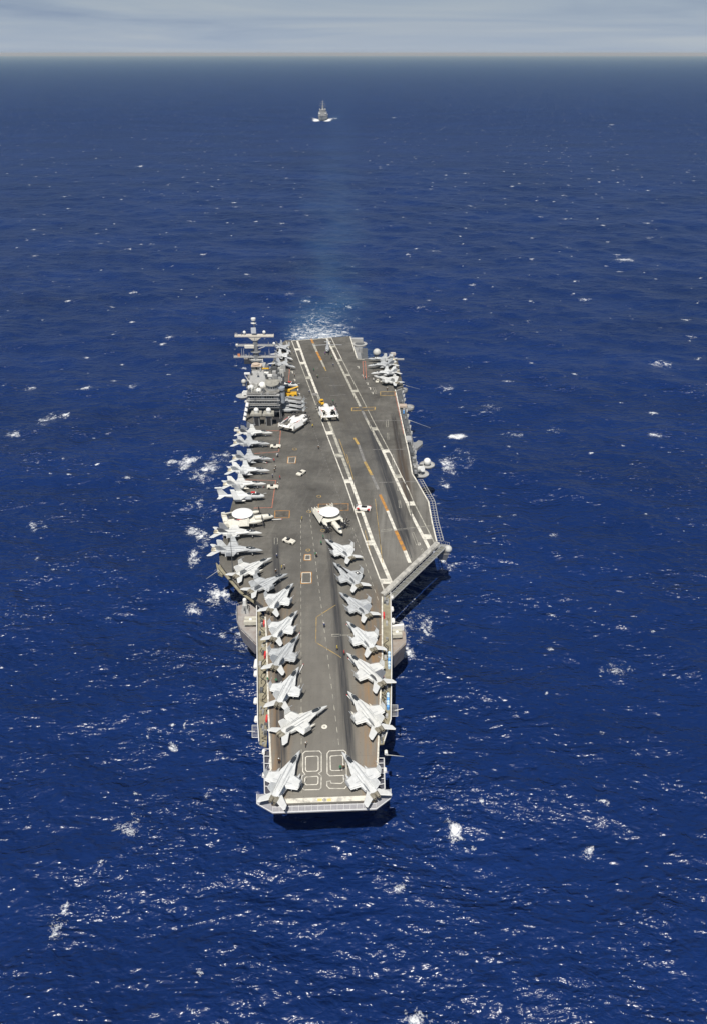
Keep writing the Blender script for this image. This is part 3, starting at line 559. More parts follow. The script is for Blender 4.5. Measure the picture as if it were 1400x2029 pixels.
# deck edge side frames near the bow (open, water shows through)
for pin, pout in (([(537, 1575), (533.5, 1484)], [(525, 1573), (523, 1484)]), ([(748, 1566), (749, 1502)], [(761.5, 1563), (760, 1502)])):
    s = SB(); a0, a1 = P(*pin[0], ZD-1), P(*pin[1], ZD-1); b0, b1 = P(*pout[0], ZD-1), P(*pout[1], ZD-1)
    for i in range(7): s.tube(a0.lerp(a1, i/6), b0.lerp(b1, i/6), .1, n=5)
    s.tube(b0, b1, .16, n=6); s.build('side_net_frame', mat('frame_light', (.6, .6, .6), .5))
    s = SB(); s.prism([q.to_2d() for q in (a0, a1, b1, b0)], ZD-1.9, ZD-1.75); s.build('side_net', mat('net_dark', (.07, .07, .09), .9))
# catwalks beside the bow
def catwalk(inn, outp, z, name='catwalk', fm=None, rm=None):
    ip = [P(x, y, z) for x, y in inn]; op = [P(x, y, z) for x, y in outp]
    s = SB(); s.prism([q.to_2d() for q in ip+op[::-1]], z-.3, z); s.build(name, fm or catwalk_m)
    s = SB()
    for a, b in zip(op, op[1:]):
        s.tube(a+Vector((0, 0, .95)), b+Vector((0, 0, .95)), .14, n=5); s.tube(a+Vector((0, 0, .45)), b+Vector((0, 0, .45)), .06, n=4)
        n_ = max(2, int((b-a).length/2.5))
        for i in range(n_): q = a.lerp(b, i/n_); s.tube(q, q+Vector((0, 0, .95)), .06, n=4)
    s.build(name+'_rail', rm or white_m); return ip, op
LI, LO = [(529, 1480), (531, 1426), (527, 1280), (525, 1222)], [(514, 1474), (511.5, 1440), (510, 1280), (509, 1205)]
RI, RO = [(758, 1180), (758.5, 1297), (754, 1394), (750.5, 1475)], [(773, 1178), (775, 1300), (773.5, 1430), (760, 1474)]
catwalk(LI, LO, ZD-1.2); catwalk(RI, RO, ZD-1.2)
rc = random.Random(3)
def strip_pos(I, O, t, k):
    n = len(I)-1; i = min(int(t*n), n-1); f = t*n-i
    a = Vector(I[i]).lerp(Vector(I[i+1]), f); b = Vector(O[i]).lerp(Vector(O[i+1]), f); q = a.lerp(b, k); return P(q.x, q.y, ZD-1.2)
for I, O in ((LI, LO), (RI, RO)):
    for i in range(26):
        q = strip_pos(I, O, rc.random(), .15+.6*rc.random()); dm = (rc.uniform(.3, .9), rc.uniform(.4, 1.8), rc.uniform(.3, .9)); s = SB()
        s.box((q.x, q.y, q.z+dm[2]/2), dm, rc.uniform(-.1, .1), .92); s.box((q.x, q.y, q.z+dm[2]+.04), (dm[0]*.98, dm[1]*.98, .05))
        s.build('equipment_locker', rc.choice([ship_grey, ship_light, catwalk_m, ship_dark]))
    for i in range(9):
        t0 = rc.random()*.9; pts = []
        for k in range(9): q = strip_pos(I, O, min(.99, t0+k*.012), .35+.3*math.sin(k*1.3+i)); pts.append(q+Vector((0, 0, .12)))
        s = SB(); s.path(pts, .09, 5); s.build('hose', hose_m)
    for t0 in (.33, .62, .9) if I is LI else (.12, .5, .78):
        q = strip_pos(I, O, t0, .1); s = SB(); s.box((q.x, q.y, q.z+.5), (.45, 2.0, 1.0)); s.box((q.x, q.y, q.z+1.03), (.5, 2.1, .06)); s.build('red_locker', red_m)
for cx, y0, y1, n in ((771.2, 1298, 1324, 5), (768.8, 1380, 1405, 6)):
    for i in range(n):
        q = P(cx-1, y0+(y1-y0)*i/(n-1), ZD-1.2); s = SB(); s.tube(q, q+Vector((0, 0, .9)), .42, n=10); s.ball(q+Vector((0, 0, .9)), .42, 10, 4, 0.0); s.build('gas_bottle', blue_m if (i % 3) == 2 else lblue_m)
# life raft canisters hung outside the catwalk
def raft(q, ax=(0, 1, 0), L_=1.5, r=.55):
    s = SB(); ax = Vector(ax).normalized(); a = q-ax*L_/2; b = q+ax*L_/2; s.tube(a-ax*.2, a, r*.6, r, 10); s.tube(a, b, r, n=10); s.tube(b, b+ax*.2, r, r*.6, 10)
    for k in (-.45, 0, .45): s.tube(q+ax*k-ax*.05, q+ax*k+ax*.05, r*1.05, n=10)
    return s.build('life_raft_canister', ship_light if r == .48 else white_m, smooth=True)
for x, y in ((507, 1319), (507, 1335), (507, 1389), (508.5, 1425), (776, 1184), (775.5, 1207), (778, 1230), (508, 1312)): raft(P(x, y, ZD-1.6))
for x, y in ((522.5, 1490), (523, 1536), (536.3, 1508), (536.6, 1518), (537, 1530), (762, 1526), (764, 1491)): raft(P(x, y, ZD-.8), L_=.5, r=.4)
# small grating platforms
for (x0, x1, y0, y1), rod in (((500, 512, 1437, 1461), (490, 1449)), ((774.5, 787, 1397, 1419), (798, 1404))):
    pl = [P(x0, y0, 17), P(x1, y0, 17), P(x1, y1, 17), P(x0, y1, 17)]; s = SB()
    for i in range(9): s.tube(pl[0].lerp(pl[3], i/8), pl[1].lerp(pl[2], i/8), .07, n=4)
    for a, b in zip(pl, pl[1:]+pl[:1]): s.tube(a, b, .12, n=5)
    s.build('grating_platform', steel_m); s = SB(); s.tube(pl[0].lerp(pl[2], .5), P(rod[0], rod[1], 17.2), .1, .05, 5); s.build('navigation_light_arm', white_m)
# angled deck end: round-down beam and net frame
e0, e1 = P(757.5, 1177), P(867, 1074); dr = (e1-e0).normalized(); nr_ = Vector((dr.y, -dr.x, 0))
s = SB(); a, b = e0+nr_*.02, e1+nr_*.02; s.loft([[p_+nr_*u+Vector((0, 0, z_)) for u, z_ in ((-.95, .02), (.1, .02), (.6, -.2), (.75, -.9), (-.95, -.9))] for p_ in (a, b)]); s.build('round_down', pbeam)
s = SB(); n_ = 17
for i in range(n_+1): q = e0.lerp(e1, i/n_)+nr_*1.0+Vector((0, 0, -1)); s.tube(q, q+nr_*2.3, .09, n=5)
for k in (1.4, 3.2): s.tube(e0+nr_*k+Vector((0, 0, -1)), e1+nr_*k+Vector((0, 0, -1)), .11 if k < 2 else .18, n=5)
s.build('angled_deck_net_frame', ship_grey); s = SB(); s.quad([e0+nr_*1.1+Vector((0, 0, -1.25)), e1+nr_*1.1+Vector((0, 0, -1.25)), e1+nr_*3.2+Vector((0, 0, -1.25)), e0+nr_*3.2+Vector((0, 0, -1.25))]); s.build('angled_deck_net', mat('net_olive', (.17, .17, .15), .9, var=.3, scale=3))
# port side net frame
pe = [P(x, y, ZD-1) for x, y in ((827, 951), (850.5, 993), (858, 1035.7), (867, 1071))]; s = SB()
for a, b in zip(pe, pe[1:]):
    dd = (b-a).normalized(); nn_ = Vector((-dd.y, dd.x, 0)); n_ = int((b-a).length/1.6)
    for i in range(n_+1): q = a.lerp(b, i/n_); s.tube(q, q+nn_*1.9, .08, n=4)
    for k in (.9, 1.9): s.tube(a+nn_*k, b+nn_*k, .1 if k < 1 else .16, n=5)
s.build('port_net_frame', ship_light)
# port catwalk aft of that, with rafts
pi_ = [(784, 772), (797, 830), (807, 875), (812.5, 899), (819, 939)]; po_ = [(794, 772), (806, 830), (816, 875), (821, 899), (827, 939)]
catwalk(pi_, po_, ZD-1.6, fm=ship_dark, rm=ship_grey)
for i in range(22):
    q = strip_pos(pi_, po_, rc.random(), .2+.5*rc.random()); dm = (rc.uniform(.4, 1.2), rc.uniform(.5, 2.2), rc.uniform(.4, 1.2)); s = SB(); s.box((q.x, q.y, q.z+dm[2]/2), dm, 0, .9); s.box((q.x, q.y, q.z+dm[2]+.04), (dm[0]*.98, dm[1]*.98, .05)); s.build('equipment_locker', rc.choice([ship_grey, ship_light, ship_dark, blue_m if i % 7 == 0 else ship_grey]))
for x, y in ((797, 776), (798.5, 784), (800, 792), (804, 814), (806, 824), (808.5, 836), (810.5, 846), (813, 858), (817, 884), (819, 890), (821, 896), (821, 906), (823.5, 919), (825, 925)): raft(P(x+1, y, ZD-1.5), (0.12, 1, 0), 2.6, .48)
# sponsons
def sponson(pts, z, depth, name='sponson', m=None, inward=None):
    top = [P(x, y, z) for x, y in pts]; c_ = sum(top, Vector())/len(top); c_ = c_ if inward is None else inward; bot = [c_.lerp(q, .72) for q in top]
    s = SB(); n = len(top); s.add([*top]+[Vector((q.x, q.y, z-depth)) for q in bot], [tuple(range(n)), tuple(range(2*n-1, n-1, -1))]+[(i, (i+1) % n, n+(i+1) % n, n+i) for i in range(n)])
    o = s.build(name, m or ship_light)
    s = SB()
    for a, b in zip(top, top[1:]+top[:1]):
        s.tube(a+Vector((0, 0, 1)), b+Vector((0, 0, 1)), .06, n=4)
        for i in range(4): q = a.lerp(b, i/4); s.tube(q, q+Vector((0, 0, 1)), .05, n=4)
    s.build(name+'_rail', steel_m); return o
def dome(q, r, pedestal=1.0, m=None, squash=1.0):
    s = SB(); s.ball(q+Vector((0, 0, pedestal+r*.75)), r, 18, 10, -.75, (1, 1, squash)); o = s.build('radome', m or radome_m, smooth=True)
    s = SB(); s.tube(q, q+Vector((0, 0, pedestal+r*.2)), r*.62, r*.75, 14); s.build('radome_pedestal', ship_grey, o); return o
def whip(a, b, r=.1, m=None): r *= .75; m = m or ship_light; s = SB(); s.tube(a, b, r, r*.4, 6); s.tube(a, a.lerp(b, .12), r*2, r*1.5, 6); return s.build('whip_antenna', m or white_m)
sponson([(470, 1201), (483, 1197), (510, 1197), (511, 1282), (478, 1249), (470, 1233)], 15.0, 6.0, m=mat('sponson_top', (.3, .29, .275), .7, var=.2, scale=.4, dirt=(.3, .12, .08), dirt_amt=.2))
sponson([(776, 1235), (795, 1241), (802, 1254), (803.5, 1276), (776, 1302)], 15.0, 6.5, m=mat('sponson_top_port', (.29, .27, .24), .7, var=.2, scale=.4, dirt=(.34, .14, .07), dirt_amt=.25))
def ciws(q):                                         # close-in gun: pedestal, drum, domed top, barrels
    s = SB(); s.box(q+Vector((0, 0, .6)), (2.6, 2.6, 1.2), 0, .8); s.box(q+Vector((0, 0, 1.9)), (1.5, 1.8, 1.6)); s.build('gun_mount', ship_light)
    s = SB(); s.tube(q+Vector((0, 0, 2.6)), q+Vector((0, 0, 4.4)), .62, n=14); s.ball(q+Vector((0, 0, 4.4)), .62, 14, 5, 0.0); s.build('gun_radome', radome_m, smooth=True)
    s = SB(); s.tube(q+Vector((0, -.6, 2.0)), q+Vector((0, -2.6, 2.2)), .16, n=8); s.build('gun_barrel', ship_dark)
def launcher(q, rz, wd=3.9):
    s = SB(); s.tube(q, q+Vector((0, 0, 1.0)), .9, 1.0, 12); s.build('launcher_pedestal', ship_grey)
    s = SB(); s.box(q+Vector((0, .75, 1.6)), (wd, 1.1, 1.2), rz); s.box(q+Vector((0, -.85, 1.6)), (wd, 1.2, 1.2), rz); s.box(q+Vector((0, -.1, 1.3)), (wd*.94, .9, .8), rz); s.build('missile_launcher', mat('launcher_tan', (.52, .5, .42), .55))
    s = SB(); s.ball(q+Vector((0, -.1, 2.1)), .55, 12, 5, 0.0); s.build('launcher_dome', radome_m, smooth=True)
ciws(P(487, 1211, 15)); launcher(P(498, 1238, 15), .03)
q = P(785.5, 1263, 15); launcher(q, .1, 2.9); s = SB(); s.box(P(786, 1250, 15)+Vector((0, 0, 1.2)), (3.9, .9, 2.0), .18); s.build('blast_shield', white_m)
for x, y, r_, m in ((848, 926, 3.4, ship_light), (836, 944, 3.4, ship_light)):
    q = P(x-3, y-4, 16.5); s = SB(); s.tube(q-Vector((0, 0, 1.0)), q, 2.2, 3.2, 20); s.tube(q, q+Vector((0, 0, .5)), 3.2, 3.3, 20, False); s.build('round_platform', ship_light)
    s = SB(); s.box(q+Vector((-4.5, 0, -.4)), (5.5, 1.6, .8)); s.build('platform_bracket', ship_grey)
dome(P(845, 922, 16.5), 1.55, .6)
q = P(833, 940, 16.5); s = SB(); s.tube(q, q+Vector((0, 0, 1.6)), .5, n=10); s.build('dish_mount', ship_grey); s = SB(); s.tube(q+Vector((-.5, .6, 2.2)), q+Vector((.5, -.6, 2.9)), 1.25, 1.25, 16); s.build('satellite_dish', radome_m)
s = SB(); pts = [P(x, y, 17) for x, y in ((812, 877), (823, 876), (828, 872), (836, 874), (836.5, 879), (826, 888), (815, 889))]; s.prism([q.to_2d() for q in pts], 15.8, 17); s.build('landing_officer_platform', ship_dark if False else ship_grey)
s = SB(); q = P(806, 869, ZD); s.box(q+Vector((.6, 0, -.2)), (2.4, 4.5, 1.0)); s.build('officer_booth', ship_light)
sponson([(859, 1084), (873, 1077), (889, 1080), (888, 1099), (868, 1098)], 16.5, 3.0, m=ship_grey); dome(P(886, 1096, 16.5), 1.35, .7, radome_grey)
for x, y, r_ in ((799, 771, 1.8), (808, 806, 2.6)):
    q = P(x+1, y+3, 16); s = SB(); s.tube(q-Vector((0, 0, 1)), q, r_*.8, r_, 18); s.tube(q, q+Vector((0, 0, 1.0)), r_, r_*1.02, 18, False); s.build('round_platform', ship_light); s = SB(); s.box(q+Vector((0, 0, .6)), (r_*.7, r_*.9, 1.2), .2, .8); s.build('deck_gun_cover', steel_m)
s = SB(); q = P(796, 804, ZD-.6); s.box(q, (4.2, 3.2, .8)); s.build('officer_booth', mat('booth_tan', (.45, .37, .3), .7))
whip(P(803, 764, ZD-1), P(831, 771, ZD), .12); whip(P(811, 833, ZD-1), P(852, 848, ZD-1.5), .13); whip(P(434, 1130, ZD-1), P(409, 1147, ZD-3), .14); whip(P(764, 1495.5, ZD-.5), P(799, 1499, ZD-1.5), .16); whip(P(462, 1136, ZD-.5), Q(456.5, 1062, P(462, 1136, ZD-.5).y), .22, ship_dark)
# starboard gallery sponson below elevator
pts = [(447, 1132), (428, 1114), (432, 1135), (441, 1139)]
s = SB(); s.prism([P(x, y, 17.5).to_2d() for x, y in pts], 16.5, 17.5); s.build('side_platform', catwalk_m)
si = [(436, 1117), (448, 1132), (479, 1168), (508, 1190)]; so_ = [(432, 1124), (442, 1136), (474, 1173), (505, 1196)]
catwalk(so_, si, ZD-1.4, rm=ship_light)
# port aft: stern-quarter platforms, dome
s = SB(); q = P(712, 684, 16.5); s.tube(q, q+Vector((0, 0, 1)), 4.2, 4.4, 22); s.box(q+Vector((-2, 3, 2)), (8, 2.6, 2.4)); s.build('quarter_platform', ship_light); s = SB(); s.tube(q+Vector((0, 0, 1.02)), q+Vector((0, 0, 1.06)), 2.8, n=20); s.build('quarter_platform_well', ship_dark)
s = SB(); s.box(P(714, 704, 15)+Vector((0, 0, 0)), (8, 20, 2)); s.build('quarter_deck', ship_dark); s = SB(); q = P(714, 698, 16); s.tube(q, q+Vector((0, 0, 2.6)), 1.6, 1.2, 12); s.build('quarter_mount', ship_grey)
dome(P(746, 706, ZD-2.0), 2.2, .6, radome_grey)
s = SB(); q = P(778, 708, ZD-1); s.tube(q, q+Vector((0, 0, 1.4)), .8, n=10); s.box(q+Vector((0, 0, 2.0)), (2.6, 2.0, 1.2), .1); s.build('searchlight', mat('light_tan', (.5, .46, .42), .6))
s = SB(); s.box(P(760, 712, ZD-.6), (22, 1.2, .6), .02); s.build('elevator_beam', ship_light)

# ------------------------------------------------------------------ island: built from surveyed fronts
D0 = 331.0
ISL = bpy.data.objects.new('island', None); COL.objects.link(ISL); ISL.parent = SHIP; ISL.location = Vector((-46, 345, ZD))-OFF
class IB(MB):
    def build(s, name, mats, smooth=False):
        o = ISL.location+OFF; s.v = [(x-o.x, y-o.y, z-o.z) for x, y, z in s.v]; return MB.build(s, name, mats, ISL, smooth)
def fx(px, D=D0): return Q(px, 800, D).x
def fz(py, D=D0): return Q(520, py, D).z
xl, xr = fx(492), fx(553); xm = (xl+xr)/2
s = IB(); s.box(((xl+xr)/2-.6, D0+24, ZD+4.2), (xr-xl-2.5, 38, 8.4)); s.build('island_base', ship_grey)
lev = [(802.5, 808.5), (793.5, 800.5), (783.5, 791.5)]; back = [33, 33, 30]; zprev = None
for i, (yt, yb) in enumerate(lev):
    Dl = D0-.2*i; zt, zb2 = fz(yt, Dl), fz(yb, Dl)
    s = IB(); s.box((xm, Dl+back[i]/2, (zt+zb2)/2), (xr-xl, back[i], zt-zb2)); s.build('bridge_level', ship_light if i < 2 else ship_grey)
    zt2 = fz(lev[i+1][1], Dl) if i < 2 else zt+.6
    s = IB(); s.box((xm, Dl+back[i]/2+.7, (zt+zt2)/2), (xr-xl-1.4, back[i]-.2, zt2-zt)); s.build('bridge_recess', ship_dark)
    s = IB(); s.box((xm, Dl+.4, zt+.09), (xr-xl+1.0, 2.2, .18)); s.build('bridge_walkway', ship_light)
    s = IB()
    for k in range(18): x_ = xl+(xr-xl)*k/17; s.tube((x_, Dl-.6, zt+.15), (x_, Dl-.6, zt+1.1), .04, n=4)
    s.tube((xl, Dl-.6, zt+1.1), (xr, Dl-.6, zt+1.1), .05, n=4); s.build('bridge_rail', steel_m)
    nw = 11
    for k in range(nw):
        if i == 2 and k in (5, 10): continue
        x_ = xl+.9+(xr-xl-1.8)*(k+.5)/nw; z_ = zb2+(zt-zb2)*.55
        s = IB(); s.box((x_, Dl-.01, z_), ((xr-xl)/nw*.62, .08, (zt-zb2)*(.5 if i == 2 else .3))); s.build('bridge_window', glass_m)
# block set back under the bridge front, coloured dark for the shade there
s = IB(); s.box((xm+.5, D0+4.0, fz(813)), (xr-xl-1, 6, 2.6)); s.build('bridge_underside_shade', ship_dark)
ztop = fz(783.5, D0-.4)+.6
s = IB(); s.prism([(xl-.3, D0-.3), (xr-1.2, D0-.3), (xr+.3, D0+2), (xr+.3, D0+31), (xl-.3, D0+31)], ztop, ztop+.3); s.build('bridge_roof', mat('roof_dark', (.2, .195, .18), .75, var=.35, scale=.6))
zr = ztop+.3
bx0, bx1 = fx(525), fx(552); bxc = (bx0+bx1)/2; pts = [(bxc+(bx1-bx0)/2*math.cos(R(a)), D0+7.5+5.2*math.sin(R(a))) for a in range(180, 361, 20)]+[(bx1, D0+11), (bx0, D0+11)]
s = IB(); s.prism(pts, zr, zr+2.3); s.build('captain_bridge', ship_light); s = IB(); s.prism([(bxc+(q[0]-bxc)*1.07, q[1]-.3) for q in pts], zr+2.3, zr+2.5); s.build('captain_bridge_roof', mat('roof_tan', (.3, .29, .25), .75, var=.3, scale=.6))
for k in range(9):
    q0, q1 = Vector(pts[k]), Vector(pts[k+1]); c_ = q0.lerp(q1, .5); s = IB(); s.box((c_.x, c_.y, zr+1.5), ((q1-q0).length*.72, .16, .75), math.atan2(q1.y-q0.y, q1.x-q0.x)); s.build('bridge_window', glass_m)
s = IB()
for k in range(15): x_ = xl+(fx(526)-xl)*k/14; s.tube((x_, D0-.1, zr), (x_, D0-.1, zr+1.0), .04, n=4)
s.tube((xl, D0-.1, zr+1.0), (fx(526), D0-.1, zr+1.0), .05, n=4); s.build('roof_rail', steel_m)
# pri-fly drum on the inboard side
s = IB(); s.tube((fx(556.5), D0+6, ztop-6.5), (fx(556.5), D0+6, zr+.6), 1.5, 1.7, 18); s.build('control_drum', mat('drum_grey', (.3, .33, .37), .5)); s = IB(); s.tube((fx(556.5), D0+6, zr-1.4), (fx(556.5), D0+6, zr-.5), 1.72, n=18); s.build('control_drum_window', glass_m)
# forward funnel block and uptakes
s = IB(); cx_ = fx(517, D0+18)
s.loft([[(cx_+u*wd_, D0+v, z_) for u, v in ((-1, 12+o), (1, 12+o), (1, 28-o), (-1, 28-o))] for z_, wd_, o in ((zr, 4.2, 0), (zr+3.0, 3.4, 1.0), (zr+5.2, 2.6, 2))]); s.build('funnel_house', ship_light)
for dx_, m in ((-2.0, soot_m), (.9, soot_m)):
    s = IB(); s.box((cx_+dx_, D0+17, zr+4.3), (1.9, 3.2, 5.2), 0, .9); s.build('exhaust_uptake', m)
    s = IB()
    for k in range(6): s.box((cx_+dx_, D0+15.3, zr+2.2+k*.85), (1.95, .2, .3))
    s.build('louvre', ship_grey)
s = IB(); s.box((cx_-.6, D0+17, zr+7.1), (4.8, 4, .3)); s.tube((cx_-1.0, D0+17, zr+7.2), (cx_-1.0, D0+17, zr+7.8), 1.5, 1.8, 14); s.build('uptake_cap', mat('cap_tan', (.55, .45, .36), .6))
s = IB(); s.box((fx(530, D0+16), D0+16, fz(730, D0+16)), (3.2, .5, .5)); s.build('yellow_crane_bar', yellow_m)
def idome(px, py, D, r, m=radome_m):
    q = Q(px, py, D); s = IB(); s.ball(q, r, 18, 10, -.75); s.tube(q-Vector((0, 0, r*1.6)), q-Vector((0, 0, r*.6)), r*.65, r*.72, 14); s.build('radome', m, smooth=True)
idome(520.5, 764.5, D0+9, 1.9); idome(497.5, 768, D0+5, 1.45); idome(513, 774, D0+2.2, 1.3); idome(539, 757.5, D0+14, 1.45, radome_grey); idome(545, 763.5, D0+9.5, 1.3, radome_grey); idome(483.5, 756, D0+18, 1.2, radome_grey)
# radar wings on the outboard side
q = Q(480.5, 784, D0+4); s = IB(); s.tube(q-Vector((0, 0, 1.6)), q, 1.4, 2.9, 22); s.build('round_platform', ship_light); s = IB(); s.box(q+Vector((.4, 0, .9)), (.7, 1, 1.7)); s.box(q+Vector((1.6, -.3, 1.5)), (2.0, .9, 1.9), -.15); s.build('antenna_dish', radome_m)
s = IB(); s.box(q+Vector((3.4, 1, -.8)), (4, 2, .8)); s.build('platform_bracket', ship_grey)
q = Q(488, 796, D0+2); s = IB(); s.ball(q, .75, 12, 7); s.build('small_radome', radome_grey, smooth=True)
for k in range(4):
    a, b = Q(491-k*1.6, 798+k*9, D0-1), Q(489.5-k*1.6, 806+k*9, D0-2); s = IB(); s.tube(a, b, .75, n=10); s.build('side_canister', white_m)
for dx_ in (0, 1.1): s = IB(); a = Q(497+dx_, 760, D0+10); s.tube(a, Q(485+dx_*1.4, 744, D0+10), .12, .07, 6); s.build('signal_boom', white_m)
s = IB(); s.box(Q(490, 740, D0+14), (2.6, 1.2, .6)); s.build('searchlight_wing', white_m); s = IB(); s.box(Q(528, 739, D0+15), (2.2, 1.6, .7)); s.build('searchlight_wing', white_m); s = IB(); s.box(Q(535, 744, D0+13), (2, 1.2, .8)); s.build('searchlight_wing', white_m)
# two dome-topped pedestals in front of the bridge
for px, w_ in ((509, 3.2), (533, 3.2)):
    Dp = 325.5; q = Q(px+1, 841, Dp); q.z = ZD; zt = Q(px, 821, Dp).z; s = IB(); s.box((q.x, Dp, ZD+(zt-ZD)/2), (w_*.85, 3, zt-ZD), 0, .95); s.build('antenna_tower', ship_grey)
    s = IB(); s.box((q.x, Dp-1.56, ZD+(zt-ZD)*.42), (w_*.6, .1, (zt-ZD)*.8)); s.build('tower_vent', soot_m)
    s = IB(); s.prism([(q.x-2.6, Dp-2.2), (q.x+2.6, Dp-2.2), (q.x+2.2, Dp+2.2), (q.x-2.2, Dp+2.2)], zt, zt+.9); s.build('tower_platform', mat('roof_tan', (.3, .29, .25), .75, var=.3, scale=.6))
    s = IB(); s.ball((q.x, Dp, zt+2.1), 1.15, 14, 8, -.8); s.tube((q.x, Dp, zt+.9), (q.x, Dp, zt+1.4), .9, n=12); s.build('radome', radome_m, smooth=True)
# main mast
Dm = 358.0; mx_ = Q(507.5, 700, Dm).x
def mz(py): return Q(507, py, Dm).z
s = IB(); s.loft([[(mx_+r_*math.cos(R(a)), Dm+r_*math.sin(R(a)), z_) for a in range(0, 360, 45)] for z_, r_ in ((ZD+10, 2.0), (mz(716), 1.6), (mz(690), 1.25), (mz(664), 1.0))]); s.build('mast_column', mat('mast_grey', (.2, .21, .22), .6))
def yard(py, x0, x1, th, m, dp=1.2, name='yardarm'):
    z_ = mz(py); a, b = Q(x0, py, Dm).x, Q(x1, py, Dm).x; s = IB(); s.box(((a+b)/2, Dm-.3, z_), (b-a, dp, th))
    for k in range(13):
        x_ = a+(b-a)*k/12; s.tube((x_, Dm-.8, z_), (x_, Dm-.8, z_+1.0+.5*(k % 3 == 0)), .045, n=4)
    s.tube((a, Dm-.8, z_+.95), (b, Dm-.8, z_+.95), .045, n=4); s.build(name, m)
    return z_, a, b
z1, a, b = yard(665, 466, 543, .7, mat('yard_tan', (.62, .58, .5), .6), 1.8)
s = IB(); s.loft([[(mx_+wd_, Dm-1.0, z_), (mx_+wd_, Dm+1.0, z_), (mx_-wd_, Dm+1.0, z_), (mx_-wd_, Dm-1.0, z_)] for z_, wd_ in ((z1-2.2, .9), (z1-.2, 3.6), (z1+.5, 4.0))]); s.build('mast_platform', mat('yard_tan', (.62, .58, .5), .6))
s = IB(); s.box((mx_-.3, Dm-1.1, mz(653.5)), (2.3, .5, 2.6)); s.build('air_search_radar', mat('radar_panel', (.55, .58, .62), .5))
s = IB(); s.tube((mx_, Dm, z1), (mx_, Dm, mz(635)), .35, .22, 8); s.build('pole_mast', steel_m)
for py, r_, h_ in ((642, 1.3, .5), (640, .7, .5), (634, 1.1, .9)): s = IB(); s.tube((mx_-.2, Dm, mz(py)), (mx_-.2, Dm, mz(py)+h_), r_*.6 if py != 634 else r_, r_, 14); s.build('mast_antenna', radome_m)
for px, py in ((484.5, 658.5), (523.5, 658), (470, 684), (543, 681)): s = IB(); q = Q(px, py, Dm); s.ball(q, .75, 10, 6, -.6); s.tube(q-Vector((0, 0, 1.2)), q, .18, n=6); s.build('small_radome', radome_m, smooth=True)
yard(684, 468, 543, .55, ship_light); s = IB(); s.box((Q(495, 684, Dm).x, Dm-1.2, mz(685)), (4.4, 1.4, 1.3)); s.build('bar_radar', cream_m)
s = IB(); s.tube(Q(513, 691, Dm-1), Q(525, 687, Dm-1), .22, n=6); s.build('radar_arm', steel_m)
yard(706.5, 464, 558, .55, ship_light, 1.6); 
for px in (480, 484, 534): s = IB(); a = Q(px, 705, Dm-.5); s.tube(a, a+Vector((0, 0, 3.6)), .09, .04, 5); s.build('whip_antenna', white_m)
s = IB(); s.box((Q(474, 702, Dm).x, Dm-.6, mz(703)), (1.2, .4, 1.3)); s.build('signal_flag', mat('flag_orange', (.65, .25, .1), .8))
s = IB(); a = Q(487, 721, Dm+2); s.box((a.x+2.8, Dm+2, mz(718)), (6.8, .6, 3.0)); s.build('radar_screen', mat('screen_brown', (.36, .33, .3), .7))
s = IB()
for k in range(6): q = Q(500+4*k, 713, Dm-1.2); s.box(q, (.6, .6, .6)); s.tube(q, q-Vector((0, 0, 1)), .1, n=5)
s.tube(Q(498, 716, Dm-1.2), Q(522, 716, Dm-1.2), .2, n=6); s.build('signal_lamps', radome_m)
s = IB(); s.tube((mx_+2.6, Dm+2, ZD+12), (mx_, Dm, mz(708)), .3, n=6); s.tube((mx_-2.6, Dm+2, ZD+12), (mx_, Dm, mz(708)), .3, n=6); s.build('mast_strut', ship_grey)
s = IB(); s.box((xl+2.8, D0+34, ZD+6), (6, 14, 12)); s.build('aft_house', ship_grey)
s = IB(); s.box((Q(531, 718, 372).x, 372, ZD+5), (3, 3, 10)); s.box((Q(531, 718, 372).x, 370.4, ZD+9), (2.0, .3, 1.4)); s.build('aft_control_tower', ship_grey)

s = SB(); s.quad([P(x, y, ZM+.01) for x, y in ((541, 817), (566, 822), (557, 839), (541, 839))]); s.build('dark_deck_patch', soot_m)  # flat near-black sheet on the deck just ahead of the island

ri = random.Random(21)
for k in range(46):                                   # lockers, vents and aerial boxes on the island's roofs and sides
    if k < 26: x_, y_, z_ = ri.uniform(xl+.6, fx(526)), D0+ri.uniform(.8, 11), zr
    elif k < 36: x_, y_, z_ = ri.uniform(xl, xr), D0+ri.uniform(-.3, .3), fz(lev[k % 3][0])+.18
    else: x_, y_, z_ = cx_+ri.uniform(-3, 3.4), D0+ri.uniform(12, 20), zr+ri.uniform(2.5, 5.5)
    dm = (ri.uniform(.4, 1.3), ri.uniform(.4, 1.2), ri.uniform(.4, 1.5)); s = IB(); s.box((x_, y_, z_+dm[2]/2), dm, 0, .9)
    if k % 3 == 0: s.tube((x_, y_, z_+dm[2]-.05), (x_, y_, z_+dm[2]+ri.uniform(.8, 2.4)), .06, n=4)
    s.build('roof_locker', ri.choice([ship_grey, ship_light, ship_dark, radome_grey, ship_dark]))
for k in range(34):
    x_, y_ = ri.uniform(fx(531), xr+.2), D0+ri.uniform(12, 30); dm = (ri.uniform(.6, 2.2), ri.uniform(.6, 2.4), ri.uniform(.8, 3.2)); s = IB(); s.box((x_, y_, zr+dm[2]/2), dm, 0, .92); s.box((x_, y_, zr+dm[2]+.05), (dm[0]*.8, dm[1]*.8, .1)); s.build('roof_locker', ri.choice([ship_grey, ship_light, ship_dark, ship_dark, radome_grey]))
for k in range(12):
    x_ = ri.uniform(xl-1, xr); y_ = D0+ri.uniform(0, 26); s = IB(); s.tube((x_, y_, zr), (x_, y_, zr+ri.uniform(3, 6.5)), .07, .03, 5); s.build('whip_antenna', ri.choice([white_m, ship_dark, steel_m]))
